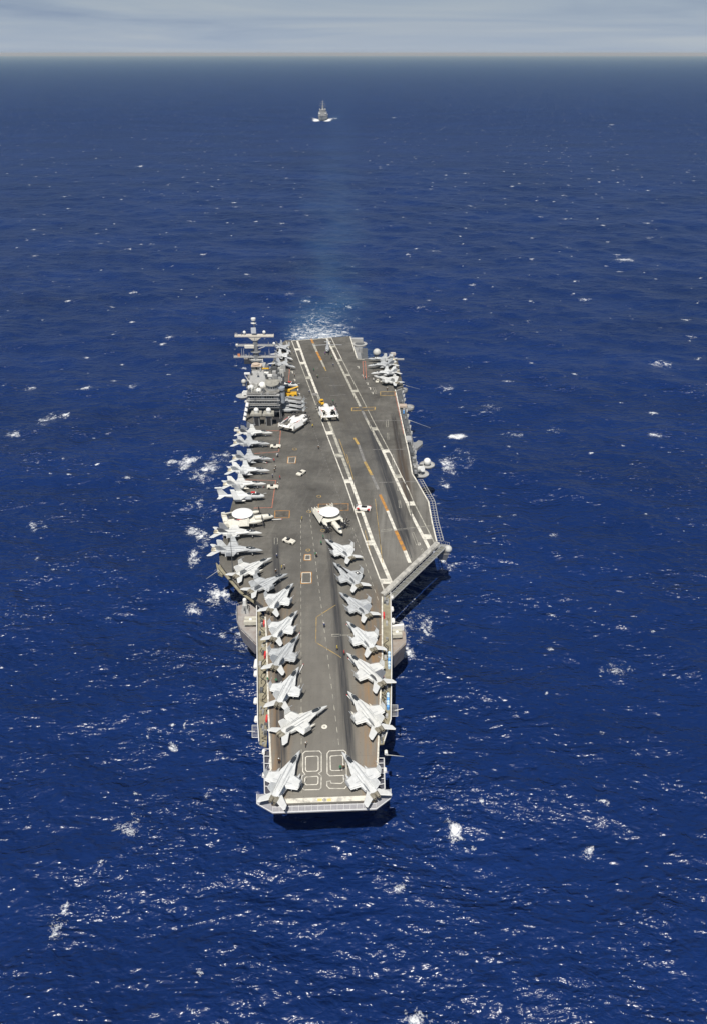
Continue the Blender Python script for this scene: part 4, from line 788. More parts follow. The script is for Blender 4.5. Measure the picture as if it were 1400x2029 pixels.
for k in range(5):
    z_ = ZD+3+2.6*k; s = IB(); s.box((xl-1.0, D0+10+k*2, z_), (2.0, 9, .25)); s.box((xl-1.9, D0+10+k*2, z_+.55), (.1, 9, .9)); s.build('side_gallery', ship_grey)
for k in range(4):
    s = IB(); s.tube((xr+.1+.25*k, D0+1.0+.6*k, ZD), (xr+.1+.25*k, D0+1.0+.6*k, fz(803)), .16, n=6); s.build('vertical_pipe', ship_dark if k % 2 else ship_light)
for z_, w_ in ((mz(712), 7.0), (mz(697), 5.0), (mz(674), 3.5)):
    s = IB(); s.prism([(mx_+w_/2*math.cos(R(a)), Dm+w_/2*.8*math.sin(R(a))) for a in range(0, 360, 30)], z_, z_+.25)
    for a in range(0, 360, 30): q = Vector((mx_+w_/2*math.cos(R(a)), Dm+w_/2*.8*math.sin(R(a)), z_)); s.tube(q, q+Vector((0, 0, 1.1)), .05, n=4)
    s.build('mast_gallery', ship_grey)
for k in range(14):
    px, py = ri.choice(((470, 664), (480, 664), (534, 664), (540, 664), (472, 683), (533, 683), (539, 683), (468, 706), (476, 706), (490, 706), (496, 706), (527, 706), (545, 706), (552, 706))); q = Q(px+ri.uniform(-2, 2), py, Dm-.4); s = IB(); s.tube(q, q+Vector((0, 0, ri.uniform(.8, 2.2))), .14, .1, 6); s.build('mast_aerial', ri.choice([ship_dark, ship_light, radome_m]))

# ------------------------------------------------------------------ aircraft
def wheel(parent, q, r, wd, strut_to):
    s = MB(); s.tube(strut_to, (q[0], q[1], q[2]), .09, .08, 6); g_ = s.build('landing_gear', white_m, parent)
    s = MB(); s.tube((q[0], q[1]-wd/2, q[2]), (q[0], q[1]+wd/2, q[2]), r, n=12); s.build('wheel', tyre_m, g_); return g_
def wing_plate(s, pts, th):                           # pts: outline (x,y,z); aerofoil-like plate with bevelled rim
    p = [Vector(q) for q in pts]; c = sum(p, Vector())/len(p); nn = Vector((0, 0, 0))
    for i in range(len(p)): nn += (p[i]-c).cross(p[(i+1) % len(p)]-c)
    nn.normalize(); n = len(p); inn = [q.lerp(c, .16) for q in p]
    vs = p+[q+nn*th/2 for q in inn]+[q-nn*th/2 for q in inn]
    fs = [tuple(range(n, 2*n)), tuple(range(3*n-1, 2*n-1, -1))]
    for i in range(n): j = (i+1) % n; fs += [(i, j, n+j, n+i), (j, i, 2*n+i, 2*n+j)]
    s.add(vs, fs); return s
def make_jet(tanks=True, fold=R(97), canopy_open=False, two_seat=False, jet_grey=jet_grey, fin_m=None, tail_m=None):
    r = empty('jet_fighter'); fin_m = fin_m or jet_grey; tail_m = tail_m or mat('jet_tail_grey', (.58, .59, .58), .45, var=.08)
    s = MB(); sec = [(8.2, .05, .05, 1.98), (7.75, .2, .21, 1.98), (7.0, .38, .42, 2.0), (6.0, .54, .6, 2.05), (5.0, .64, .75, 2.12), (4.0, .7, .84, 2.18), (2.8, .76, .84, 2.18), (1.5, .86, .8, 2.15), (0.4, 1.0, .76, 2.1), (-1.0, 1.12, .74, 2.08), (-3.0, 1.14, .7, 2.08), (-5.0, 1.08, .62, 2.1), (-6.3, .98, .52, 2.12)]
    s.loft([oval(x, a, b_, z_, 18, 2.5) for x, a, b_, z_ in sec])
    for y in (-1, 1):
        s.loft([oval(x, a, b_, 1.85, 10, 4.0, y*1.12) for x, a, b_ in ((1.0, .42, .52), (0.2, .5, .58), (-2.5, .45, .55), (-4.5, .2, .4))])
    s.loft([oval(x, a, b_, z_, 10, 2.2) for x, a, b_, z_ in ((3.4, .3, .2, 2.95), (2.2, .42, .34, 2.9), (0.5, .42, .28, 2.86), (-3.0, .3, .16, 2.78), (-5.8, .12, .08, 2.65))])
    s.build('fuselage', jet_grey, r, True)
    for y in (-1, 1):
        s = MB(); s.box((1.02, y*1.14, 1.86), (.06, .62, .8)); s.build('intake', hole_m, r)
        s = MB(); wing_plate(s, [(4.6, y*.6, 2.5), (3.6, y*1.0, 2.5), (2.4, y*1.32, 2.5), (1.1, y*1.75, 2.5), (0.2, y*1.9, 2.5), (-.4, y*1.0, 2.5), (2.0, y*.6, 2.5)], .1); s.build('leading_edge_extension', jet_grey, r)
        s = MB(); wing_plate(s, [(1.0, y*.95, 2.5), (.55, y*1.7, 2.5), (-.35, y*4.15, 2.42), (-2.55, y*4.15, 2.42), (-3.05, y*.95, 2.5)], .26); wg = s.build('wing', jet_grey, r)
        s = MB(); s.plate([(-1.95, y*1.2, 2.46), (-2.0, y*4.0, 2.36), (-2.75, y*4.0, 2.1), (-3.25, y*1.2, 2.14)], .07); s.build('flap', jet_grey, wg); s = MB(); s.plate([(-1.86, y*1.15, 2.64), (-1.93, y*4.05, 2.5), (-2.02, y*4.05, 2.5), (-1.98, y*1.15, 2.64)], .03); s.plate([(.55, y*2.2, 2.58), (-.15, y*4.05, 2.47), (-.24, y*4.05, 2.49), (.42, y*2.2, 2.61)], .03); s.build('flap_gap', jet_dark, wg)
        s = MB(); s.plate([(2.6, y*.5, 3.0), (2.4, y*.6, 2.97), (-5.0, y*.52, 2.72), (-5.0, y*.44, 2.74)], .02); s.plate([(-.3, y*1.02, 2.78), (-.3, y*1.1, 2.75), (-5.4, y*1.0, 2.52), (-5.4, y*.92, 2.56)], .02); s.build('panel_seam', jet_dark, r)
        ca, sa = math.cos(fold), math.sin(fold)
        tip = lambda x, d: (x, y*(4.17+d*ca*.0+d*(-ca)), 2.44+d*sa)
        s = MB(); wing_plate(s, [tip(-.36, 0), tip(-.95, 1.55), tip(-.2, 1.62) if False else tip(-1.0, 1.65), tip(-2.35, 1.65), tip(-2.55, 0)], .16); tp = s.build('folded_wing_tip', jet_grey, r)
        s = MB(); q = tip(-.3, 1.66); s.tube((.15, q[1], q[2]), (-2.55, q[1], q[2]), .07, .05, 6); s.build('tip_rail', jet_dark, tp)
        s = MB(); wing_plate(s, [(-2.7, y*.82, 2.6), (-4.55, y*1.62, 4.6), (-5.95, y*1.66, 4.72), (-6.2, y*1.62, 4.5), (-5.85, y*.82, 2.55)], .16); f_ = s.build('tail_fin', fin_m, r)
        s = MB(); wing_plate(s, [(-4.6, y*.95, 2.05), (-5.3, y*1.5, 2.05), (-7.1, y*3.3, 1.95), (-8.3, y*3.45, 1.95), (-8.65, y*3.15, 1.95), (-7.3, y*1.0, 2.05)], .14); s.build('stabilator', tail_m, r)
        s = MB(); n = 14
        s.loft([[(x, y*.52+rr*math.cos(2*math.pi*i/n), 2.08+rr*math.sin(2*math.pi*i/n)) for i in range(n)] for x, rr in ((-6.0, .5), (-6.5, .53), (-7.1, .47), (-7.6, .38), (-7.6, .33), (-7.0, .4), (-6.4, .42))], cap=False); nz = s.build('exhaust_nozzle', nozzle_m, r, True)
        s = MB(); s.tube((-6.6, y*.52, 2.08), (-6.55, y*.52, 2.08), .42, n=14); s.build('nozzle_hollow', hole_m, nz)
        wheel(r, (-1.3, y*1.55, .38), .38, .26, (-.9, y*1.1, 1.6))
        if tanks:
            s = MB(); s.loft([oval(x, rr, rr, 1.55, 10, 2, y*2.55) for x, rr in ((2.2, .04), (1.5, .24), (.5, .34), (-1.0, .34), (-2.2, .22), (-2.9, .05))]); s.box((-.6, y*2.55, 2.1), (1.8, .14, .7)); s.build('drop_tank', cream_m if tanks == 2 else jet_grey, r, True)
    s = MB(); rings = []
    for x, a, h_ in ((6.1, .12, .04), (5.5, .42, .3), (4.8, .52, .52), (4.0, .52, .6), (3.2, .44, .46), (2.4, .26, .2)): rings.append([(x, a*math.cos(math.pi*i/8), 2.72+h_*math.sin(math.pi*i/8)) for i in range(9)])
    s.loft(rings); cn = s.build('canopy', canopy_m, r, True)
    s = MB(); s.path([(5.3, .46*math.cos(math.pi*i/8), 2.76+.42*math.sin(math.pi*i/8)) for i in range(9)], .035, 4); s.path([(4.0, .53*math.cos(math.pi*i/8), 2.74+.61*math.sin(math.pi*i/8)) for i in range(9)] if two_seat else [(2.6, .34*math.cos(math.pi*i/8), 2.73+.28*math.sin(math.pi*i/8)) for i in range(9)], .035, 4); s.build('canopy_frame', jet_grey, cn)
    g_ = wheel(r, (5.0, -.18, .28), .28, .16, (4.8, 0, 1.5)); s = MB(); s.tube((5.0, .1, .28), (5.0, .26, .28), .28, n=12); s.build('wheel', tyre_m, g_)
    return r
jg2 = mat('jet_grey_pale', (.64, .65, .63), .5, var=.08, scale=.6, dirt=(.45, .43, .4), dirt_amt=.3); jg3 = mat('jet_grey_weathered', (.45, .47, .48), .5, var=.16, scale=.8, dirt=(.3, .29, .27), dirt_amt=.35)
JETS = [make_jet(True), make_jet(2, R(93), jet_grey=jg2), make_jet(False, R(100), two_seat=True, jet_grey=jg3), make_jet(True, R(99), jet_grey=jg3, fin_m=jet_dark), make_jet(False, R(95), jet_grey=jg2, fin_m=mat('fin_charcoal', (.16, .17, .19), .5))]
used = [False]*5
NOSE, TAIL, HN = 8.2, -7.6, 2.05
def place(proto, nose, tail, lx0=NOSE, lx1=TAIL, hn=HN, ht=HN, sc=None, rz=None):
    a, b = P(nose[0], nose[1], ZD+hn), P(tail[0], tail[1], ZD+ht); dd = a-b; rz = math.atan2(dd.y, dd.x) if rz is None else rz
    k = max(.95, min(1.08, dd.to_2d().length/(lx0-lx1))) if sc is None else sc
    mid = (a+b)/2; off = (lx0+lx1)/2*k; proto.location = (mid.x-off*math.cos(rz), mid.y-off*math.sin(rz), ZD+.016); proto.rotation_euler = (0, 0, rz); proto.scale = (k, k, k); return proto
GJ = 'jet fighters parked on the flight deck'
jl = [  # kind, nose px, tail px, label
 (0, (594.3, 1486.7), (539.4, 1590), 'grey twin-tail jet parked on the starboard bow corner beside the painted number'),
 (1, (648.7, 1397.7), (550.9, 1457), 'grey jet parked crosswise just behind the starboard bow corner jet'),
 (0, (592, 1321), (549.3, 1401), 'third grey jet from the bow in the starboard bow row'),
 (0, (591.7, 1258.4), (541.3, 1326.9), 'fourth grey jet from the bow in the starboard bow row'),
 (0, (589.8, 1209.2), (538.8, 1269.6), 'fifth grey jet from the bow, beside the starboard launcher platform'),
 (0, (581.5, 1155.3), (532.3, 1212.9), 'sixth grey jet from the bow, beside the starboard gun platform'),
 (1, (570.3, 1135.9), (492.5, 1173.5), 'seventh grey jet from the bow, its tail over the slanting starboard deck edge'),
 (1, (538.8, 1104.7), (464, 1144), 'eighth grey jet from the bow on the starboard side, beside the tall dark pole'),
 (2, (522.9, 1091), (417.9, 1090), 'grey jet parked square to the starboard edge, second forward of the domed radar plane'),
 (0, (519.9, 1056.5), (424.6, 1054.7), 'grey jet parked next forward of the starboard domed radar plane'),
 (1, (527.7, 958.6), (442.9, 960.3), 'grey jet parked next aft of the overhead-folded-wing jamming jet'),
 (0, (534.6, 932.4), (452.3, 932), 'second grey jet aft of the jamming jet on the starboard edge'),
 (0, (539.7, 909.2), (461.7, 908), 'third grey jet aft of the jamming jet on the starboard edge'),
 (2, (535.4, 878.9), (463.4, 877.2), 'grey jet second forward of the island towers on the starboard edge'),
 (0, (540.6, 857.4), (470.3, 856.6), 'grey jet parked next to the two dome-topped towers of the island'),
 (0, (643.9, 1067.9), (699.6, 1107.5), 'grey jet at the aft end of the port bow row, beside the central radar plane'),
 (2, (660, 1114.6), (713.6, 1163.9), 'grey jet with dark open spine and wing panel in the port bow row'),
 (0, (671.8, 1172.9), (733.3, 1222), 'grey jet in the port row beside the corner where the angled deck ends'),
 (0, (686.8, 1230.3), (742.5, 1290.7), 'grey jet in the port row abreast of the port launcher platform'),
 (1, (686.4, 1293.7), (760, 1358.9), 'third grey jet from the bow in the port bow row'),
 (1, (688.5, 1369.6), (755.4, 1450.3), 'second grey jet from the bow in the port bow row'),
 (0, (677, 1489), (747, 1581), 'grey jet parked on the port bow corner beside the painted number'),
 (0, (586, 727.5), (541, 717), 'grey jet parked aft of the island, foremost of three'),
 (0, (580.6, 712.2), (546, 699), 'grey jet parked aft of the island, middle one of three'),
 (2, (576.7, 697.4), (549, 682), 'grey jet parked aft of the island, sternmost of three'),
 (1, (739.5, 744.5), (789, 760), 'pale grey jet slanted on the port aft elevator, foremost of its group'),
 (0, (734, 739.5), (790, 736), 'second grey jet from the front of the port aft elevator group'),
 (0, (727, 725), (784, 720.5), 'third grey jet from the front of the port aft elevator group'),
 (2, (735, 710.5), (775, 712), 'grey jet beside the grey radome at the back of the port aft elevator group')]
for ij, (kd, a, b, lb) in enumerate(jl):
    kd = {3: 3, 6: 2, 9: 4, 12: 3, 14: 4, 17: 3, 19: 4, 22: 3, 24: 3, 27: 3}.get(ij, kd)
    o = JETS[kd] if not used[kd] else copy_tree(JETS[kd]); used[kd] = True
    if 'jet' in lb: place(o, a, b)
    tag(o, lb, 'jet', GJ)
    if 'dark open spine' in lb:
        s = MB(); s.box((1.4, .12, 3.2), (4.2, .5, .16)); s.box((-1.6, -2.9, 2.63), (1.5, 1.1, .06)); s.build('open_panel', hole_m, o)
        s = MB(); s.ball((-1.5, -2.8, 2.66), .3, 10, 5, 0.0); s.build('panel_cap', white_m, o)

def prop(parent, x, y, z, r_, n=8, ph=0.2):
    s = MB(); s.tube((x-.1, y, z), (x+.55, y, z), .3, .06, 10); h_ = s.build('propeller', mat('spinner', (.3, .3, .3), .4), parent)
    for k in range(n):
        t = ph+2*math.pi*k/n; c, sn = math.cos(t), math.sin(t); s = MB()
        s.loft([[(x+.05+wd*.3, y+rr*c-wd*sn, z+rr*sn+wd*c), (x+.1-wd*.3, y+rr*c+wd*sn, z+rr*sn-wd*c), (x-.02-wd*.3, y+rr*c+wd*sn, z+rr*sn-wd*c), (x-.07+wd*.3, y+rr*c-wd*sn, z+rr*sn+wd*c)] for rr, wd in ((.25, .1), (.9, .2), (1.6, .22), (r_, .14))])
        s.build('blade', mat('blade_dark', (.045, .045, .05), .5), h_)
def make_twin(dome_on, white, name):
    r = empty(name); m = white
    fw = 1.0 if dome_on else 1.4; fh = 1.05 if dome_on else 1.3; zc = 1.95 if dome_on else 2.0
    s = MB(); s.loft([oval(x, a*fw, b_*fh, zc+dz, 18, 2.3) for x, a, b_, dz in ((8.8, .1, .1, -.2), (8.5, .36, .36, -.18), (7.7, .66, .68, -.1), (6.6, .88, .92, .02), (5.0, .98, 1.0, 0), (1.0, 1.0, 1.0, 0), (-3.0, .9, .92, .05), (-5.5, .62, .66, .3), (-8.0, .28, .35, .6))]); s.build('fuselage', m, r, True)
    s = MB(); s.loft([[(7.75, y_, zc+.45+h_) for y_, h_ in ((-.5, 0), (.5, 0), (.4, .2), (-.4, .2))], [(7.0, y_, zc+.72+h_) for y_, h_ in ((-.72, 0), (.72, 0), (.5, .34), (-.5, .34))]]); s.build('windscreen', glass_m, r)
    s = MB(); s.loft([oval(x, .16, .16, zc-.2, 8, 2) for x in (8.8, 8.95)]); s.build('nose_cap', hole_m, r)
    s = MB(); wing_plate(s, [(2.0, -3.3, 3.15), (2.1, 0, 3.2), (2.0, 3.3, 3.15), (-.9, 3.3, 3.15), (-1.0, 0, 3.2), (-.9, -3.3, 3.15)], .5); s.build('centre_wing', m, r)
    for y in (-1, 1):
        s = MB(); s.loft([oval(x, a, b_, z_, 12, 2.4, y*3.25) for x, a, b_, z_ in ((4.2, .32, .34, 2.55), (3.5, .55, .6, 2.5), (1.5, .6, .68, 2.45), (-.6, .45, .45, 2.5), (-1.6, .25, .24, 2.55))]); nc = s.build('engine_nacelle', m, r, True)
        s = MB(); s.box((3.8, y*3.25, 2.05), (.9, .5, .35)); s.build('oil_cooler', hole_m, nc)
        prop(r, 4.3, y*3.25, 2.55, 2.05, 8, .2+.15*y)
        # outer wing folded back beside the fuselage, chord upright
        s = MB(); wing_plate(s, [(-.6, y*4.35, 1.75), (-.2, y*3.15, 4.3), (-8.6, y*2.85, 4.0), (-9.1, y*3.75, 2.1)], .42); wo = s.build('folded_wing', m, r)
        s = MB(); s.box((-3.2, y*3.1, 4.2), (3.2, .16, .16)); s.build('wing_stripe', red_m, wo)
        s = MB(); s.tube((-.2, y*3.3, 3.0), (-1.0, y*3.75, 2.9), .2, n=6); s.build('fold_hinge', steel_m, wo)
        wheel(r, (1.0, y*3.0, .45), .45, .35, (1.2, y*3.1, 2.0))
        for yy, hgt in ((3.9, 1.9), (1.9, 1.7)):
            s = MB(); wing_plate(s, [(-7.2, y*yy, 2.1 if yy > 3 else 2.75), (-7.6, y*yy, 2.75+hgt*.65), (-8.9, y*yy, 2.75+hgt*.62), (-9.0, y*yy, 2.1 if yy > 3 else 2.75)], .2); fn = s.build('tail_fin', m, r)
            s = MB(); s.box((-8.5, y*(yy+.13), 3.2), (.5, .05, 1.4)); s.build('rudder', yellow_m if (not dome_on and yy > 3 and y > 0) else cream_m, fn)
    s = MB(); wing_plate(s, [(-6.9, 0, 2.75), (-7.2, 3.9, 2.95), (-8.8, 3.9, 2.95), (-8.9, 0, 2.75), (-8.8, -3.9, 2.95), (-7.2, -3.9, 2.95)], .26); s.build('tailplane', m, r)
    g_ = wheel(r, (6.2, .15, .3), .3, .18, (6.1, 0, 1.2))
    if dome_on:
        s = MB(); n = 40; s.loft([[(-2.0+rr*math.cos(2*math.pi*i/n), rr*math.sin(2*math.pi*i/n), 4.75+z_) for i in range(n)] for rr, z_ in ((.3, -.36), (2.4, -.33), (3.4, -.2), (3.65, 0), (3.45, .12), (2.4, .24), (.3, .28))]); s.build('rotodome', mat('rotodome_white', (.8, .8, .79), .5, var=.03), r, True)
        s = MB()
        for x, y in ((-.9, .6), (-.9, -.6), (-3.2, .6), (-3.2, -.6)): s.tube((x, y, 2.8), (x*.6-.8, y*.5, 4.4), .16, n=6)
        s.build('dome_pylon', m, r)
    else:
        s = MB(); s.box((-4.6, 0, 3.15), (2.6, 1.0, .1)); s.build('roof_hatch', jet_grey, r); s = MB(); s.loft([oval(x, a, b_, 3.2, 12, 2.4) for x, a, b_ in ((3.2, .6, .15), (1.8, 1.5, .4), (-2.4, 1.6, .42), (-4.2, .7, .15))]); s.build('wing_fairing', m, r, True)
    return r
e2m = mat('radar_plane_cream', (.68, .66, .58), .45, var=.08); c2m = mat('cargo_plane_white', (.78, .77, .74), .45, var=.06)
E1 = make_twin(True, e2m, 'radar_plane'); place(E1, (543, 1023), (441, 1032), 8.8, -9.0, 1.8, 2.9, 1.02)
tag(E1, 'cream radar plane with white rotodome parked tail over the starboard edge', 'plane', 'radar planes')
s = MB()
for k in range(3): s.box((-5.0+.5*k, 3.62, 2.9), (.34, .03, .3)) if False else None
E2 = copy_tree(E1); place(E2, (681, 1061), (634, 1001), 8.8, -9.0, 1.8, 2.9, 1.0); tag(E2, 'cream radar plane with white rotodome standing mid-deck behind the port jet row', 'plane', 'radar planes')
C1 = make_twin(False, c2m, 'cargo_plane'); place(C1, (606.4, 822.5), (567, 846), 8.8, -8.8, 2.0, 2.9, 1.0)
tag(C1, 'white twin-propeller cargo plane parked in front of the island', 'plane', 'cargo planes with folded wings')
C2 = copy_tree(C1); place(C2, (644.5, 800), (653.6, 826.5), 8.8, -8.8, 2.0, 2.9, 1.0); tag(C2, 'white twin-propeller cargo plane standing on the landing area stripe', 'plane', 'cargo planes with folded wings')

def make_jammer():
    r = empty('jamming_jet'); m = jet_grey
    s = MB(); s.loft([oval(x, a, b_, z_, 16, 2.2) for x, a, b_, z_ in ((8.8, .1, .1, 1.95), (8.3, .5, .52, 1.98), (7.4, .8, .85, 2.05), (6.0, .95, 1.05, 2.2), (3.0, 1.0, 1.1, 2.25), (0, .95, .95, 2.2), (-4, .6, .6, 2.3), (-8.2, .25, .3, 2.45))]); s.build('fuselage', m, r, True)
    s = MB(); s.loft([[(x, a*math.cos(math.pi*i/8), z_+h_*math.sin(math.pi*i/8)) for i in range(9)] for x, a, h_, z_ in ((7.4, .4, .1, 2.75), (6.5, .75, .6, 2.8), (4.6, .8, .75, 2.95), (2.9, .7, .5, 3.05), (2.2, .4, .1, 3.1))]); s.build('canopy', canopy_m, r, True)
    s = MB(); s.box((4.6, 0, 3.72), (1.5, 1.0, .08)); s.build('seat_cover', red_m, r); s = MB(); s.box((5.6, 0, 3.5), (.35, 1.2, .12)); s.build('canopy_bow', white_m, r)
    for y in (-1, 1):
        s = MB(); s.loft([oval(x, .5, .55, 1.7, 10, 2.2, y*1.25) for x in (4.0, 2.0, -1.5)]); s.build('engine_intake', jet_dark, r, True)
        s = MB(); wing_plate(s, [(2.4, y*.9, 2.5), (.3, y*3.6, 2.5), (-2.2, y*3.6, 2.5), (-2.8, y*.9, 2.5)], .3); s.build('wing', m, r)
        s = MB(); wing_plate(s, [(.3, y*3.6, 2.55), (-1.9, y*2.2, 6.2), (-3.6, y*2.2, 6.2), (-2.3, y*3.6, 2.55)], .2); s.build('folded_wing', mat('jet_tail_grey', (.6, .61, .6)), r)
        s = MB(); wing_plate(s, [(-5.6, y*.4, 2.6), (-7.4, y*3.0, 2.7), (-8.6, y*3.0, 2.7), (-7.9, y*.4, 2.6)], .14); s.build('tailplane', m, r)
        wheel(r, (-.6, y*1.6, .4), .4, .3, (-.4, y*1.2, 1.6))
        s = MB(); s.loft([oval(x, rr, rr, 1.6, 10, 2, y*2.6) for x, rr in ((2.0, .05), (1.2, .3), (-1.4, .3), (-2.2, .05))]); s.build('jamming_pod', white_m, r, True)
    s = MB(); wing_plate(s, [(-4.6, 0, 2.8), (-7.2, 0, 5.6), (-8.8, 0, 5.6), (-8.2, 0, 2.7)], .2); s.build('tail_fin', m, r)
    s = MB(); s.loft([oval(x, a, .32, 5.75, 10, 2.2) for x, a in ((-6.6, .1), (-7.2, .34), (-8.9, .34), (-9.4, .12))]); s.build('fin_pod', m, r, True)
    s = MB(); s.path([(8.0, .2, 2.4), (9.0, .25, 3.0), (9.6, .25, 3.0)], .07); s.build('fuel_probe', m, r)
    wheel(r, (5.6, 0, .3), .3, .3, (5.6, 0, 1.3)); return r
J1 = make_jammer(); place(J1, (524, 983), (432, 980), 8.8, -8.6, 1.95, 3.0, 1.0); tag(J1, 'stubby grey jamming jet with wings folded overhead beside the starboard radar plane', 'jet', 'jamming jets')
J2 = copy_tree(J1); place(J2, (581, 763.5), (533, 757), 8.8, -8.6, 1.95, 3.0, 1.0); tag(J2, 'stubby grey jamming jet with red seat cover parked against the island', 'jet', 'jamming jets')

def make_helo(folded):
    r = empty('helicopter'); m = mat('helo_grey', (.4, .42, .43), .5, var=.12)
    s = MB(); s.loft([oval(x, a, b_, z_, 14, 2.8) for x, a, b_, z_ in ((4.2, .2, .25, 1.35), (3.6, .8, .65, 1.45), (2.4, 1.1, 1.0, 1.6), (0, 1.15, 1.05, 1.65), (-2.0, 1.0, .9, 1.75), (-3.4, .5, .5, 2.05), (-8.4, .25, .3, 2.35))]); s.build('fuselage', m, r, True)
    s = MB(); s.loft([oval(x, .75, .42, 2.85, 10, 2.6) for x in (1.8, -1.6)]); s.build('engine_housing', m, r)
    s = MB(); s.box((3.35, 0, 2.0), (.7, 1.5, .5), 0, .8); s.build('windscreen', glass_m, r)
    s = MB(); wing_plate(s, [(-7.8, 0, 2.4), (-9.2, 0, 4.2), (-9.9, 0, 4.2), (-9.0, 0, 2.3)], .2); s.build('tail_fin', m, r)
    s = MB(); wing_plate(s, [(-8.6, -2.0, 2.5), (-8.5, 2.0, 2.5), (-9.4, 2.0, 2.5), (-9.4, -2.0, 2.5)], .12); s.build('tailplane', m, r)
    s = MB(); s.tube((-9.5, .25, 4.0), (-9.5, .45, 4.0), .18, n=8); s.box((-9.5, .4, 4.0), (.16, .05, 3.0)); s.box((-9.5, .43, 4.0), (3.0, .05, .16)); s.build('tail_rotor', jet_dark, r)
    s = MB(); s.tube((0, 0, 3.2), (0, 0, 3.95), .22, n=8); s.tube((0, 0, 3.6), (0, 0, 3.9), .5, n=10); s.build('rotor_hub', jet_dark, r)
    angs = [R(a) for a in ((176, 183, 172, 188) if folded else (3, 93, 183, 273))]
    for k, a in enumerate(angs):
        z_ = 3.75+(.16*k if folded else 0); L_ = 8.1; c, sn = math.cos(a), math.sin(a); s = MB()
        s.plate([(c*.4-sn*.26, sn*.4+c*.26, z_), (c*L_-sn*.26, sn*L_+c*.26, z_-.25), (c*L_+sn*.26, sn*L_-c*.26, z_-.25), (c*.4+sn*.26, sn*.4-c*.26, z_)], .07); s.build('rotor_blade', mat('rotor_grey', (.42, .43, .44), .5), r)
    for x, y in ((2.0, 1.3), (2.0, -1.3), (-5.5, 0)): wheel(r, (x, y, .33), .33, .25, (x, y*.7, 1.1))
    return r
H1 = make_helo(False); place(H1, (648.5, 695.5), (649.5, 676), 4.2, -9.4, 1.4, 2.8, 1.0); tag(H1, 'grey helicopter with spread rotor blades standing near the stern edge', 'helicopter', 'grey helicopters')
H2 = make_helo(True)
for i, (a, b, lb) in enumerate((((554, 812), (601, 810), 'grey helicopter with folded rotor, foremost of the row against the island'), ((553, 803.5), (600, 801), 'grey helicopter with folded rotor, second of the row against the island'), ((553, 795), (600, 792.5), 'grey helicopter with folded rotor, next to the yellow deck crane'))):
    o = H2 if i == 0 else copy_tree(H2); place(o, a, b, 4.2, -9.4, 1.4, 2.8, .95); tag(o, lb, 'helicopter', 'grey helicopters')

# ------------------------------------------------------------------ deck vehicles
def make_tractor(mb, name='tow_tractor'):
    r = empty(name)
    s = MB(); s.loft([[(x, y*wd, z_) for y, z_ in ((-1, .35), (1, .35), (1, zt), (.9, zt+.08), (-.9, zt+.08), (-1, zt))] for x, wd, zt in ((1.9, .78, .75), (1.6, .9, .85), (.3, .92, .95), (-1.7, .92, .9), (-1.9, .85, .8))]); s.build('body', mb, r)
    s = MB(); s.box((-.3, 0, 1.02), (1.0, 1.3, .12)); s.build('cockpit_well', hole_m, r); s = MB(); s.box((-.55, .35, 1.2), (.5, .5, .3)); s.box((-.82, .35, 1.45), (.12, .5, .45)); s.build('seat', ship_dark, r)
    s = MB(); s.tube((.2, .35, 1.0), (-.05, .35, 1.35), .04, n=5); s.tube((-.06, .35, 1.33), (-.02, .35, 1.37), .2, n=10); s.build('steering_wheel', hole_m, r)
    for x in (1.2, -1.2):
        for y in (-.85, .85): s = MB(); s.tube((x, y-.14, .4), (x, y+.14, .4), .4, n=12); s.build('wheel', tyre_m, r)
    s = MB(); s.box((-1.2, 0, 1.0), (.9, 1.2, .14)); s.box((1.1, 0, 1.02), (.9, 1.3, .08)); s.build('hatch', mb, r); return r
def at_px(o, x, y, rz, sc=1.0): q = P(x, y); o.location = (q.x, q.y, ZD+.016); o.rotation_euler = (0, 0, R(rz)); o.scale = (sc,)*3; return o
T = make_tractor(cream_m)
for i, (x, y, rz, lb) in enumerate(((597, 940, 60, 'cream tow tractor standing alone on the open middle deck'), (573, 1075, -30, 'white tow tractor beside the starboard catapult track'), (546.5, 887, 0, 'cream tow tractor hooked to the second jet forward of the island'), (541, 967.5, 0, 'cream tow tractor hooked to the jet next aft of the jamming jet'), (747, 757, 80, 'white tow tractor at the nose of the slanted port elevator jet'), (469, 853, 90, 'white tow tractor by the island towers at the starboard deck edge'))):
    o = T if i == 0 else copy_tree(T); at_px(o, x, y, rz, 1.15 if i < 4 else .9); tag(o, lb, 'tractor', 'tow tractors on the flight deck')
o = make_tractor(yellow_m, 'yellow_forklift'); s = MB()
for y in (-.7, .7): s.tube((1.9, y, .1), (1.9, y, 2.6), .08, n=5); s.box((2.6, y*.6, .15), (1.3, .15, .08))
s.build('lift_mast', ship_dark, o); s = MB(); s.box((-.3, 0, 2.2), (1.6, 1.5, .1))
for x in (.4, -1.0):
    for y in (-.7, .7): s.tube((x, y, 1), (x, y, 2.2), .05, n=4)
s.build('roll_cage', yellow_m, o); at_px(o, 637, 800, 110); tag(o, 'yellow forklift beside the white cargo plane on the landing area', 'forklift')
o = empty('fire_truck'); s = MB(); s.loft([[(x, y*1.1, z_) for y, z_ in ((-1, .45), (1, .45), (1, zt), (.85, zt+.2), (-.85, zt+.2), (-1, zt))] for x, zt in ((2.6, 1.0), (2.2, 1.25), (.9, 1.35), (.4, 1.3), (-2.5, 1.3), (-2.7, 1.1))]); s.build('body', white_m, o)
s = MB(); s.box((0.1, 0, 1.52), (2.0, 1.5, .1)); s.build('cockpit_well', hole_m, o); s = MB()
for x, y in ((2.0, 1.0), (2.0, -1.0), (-1.9, 1.02), (-1.9, -1.02)): s.box((x, y, 1.1), (.9, .35, .7))
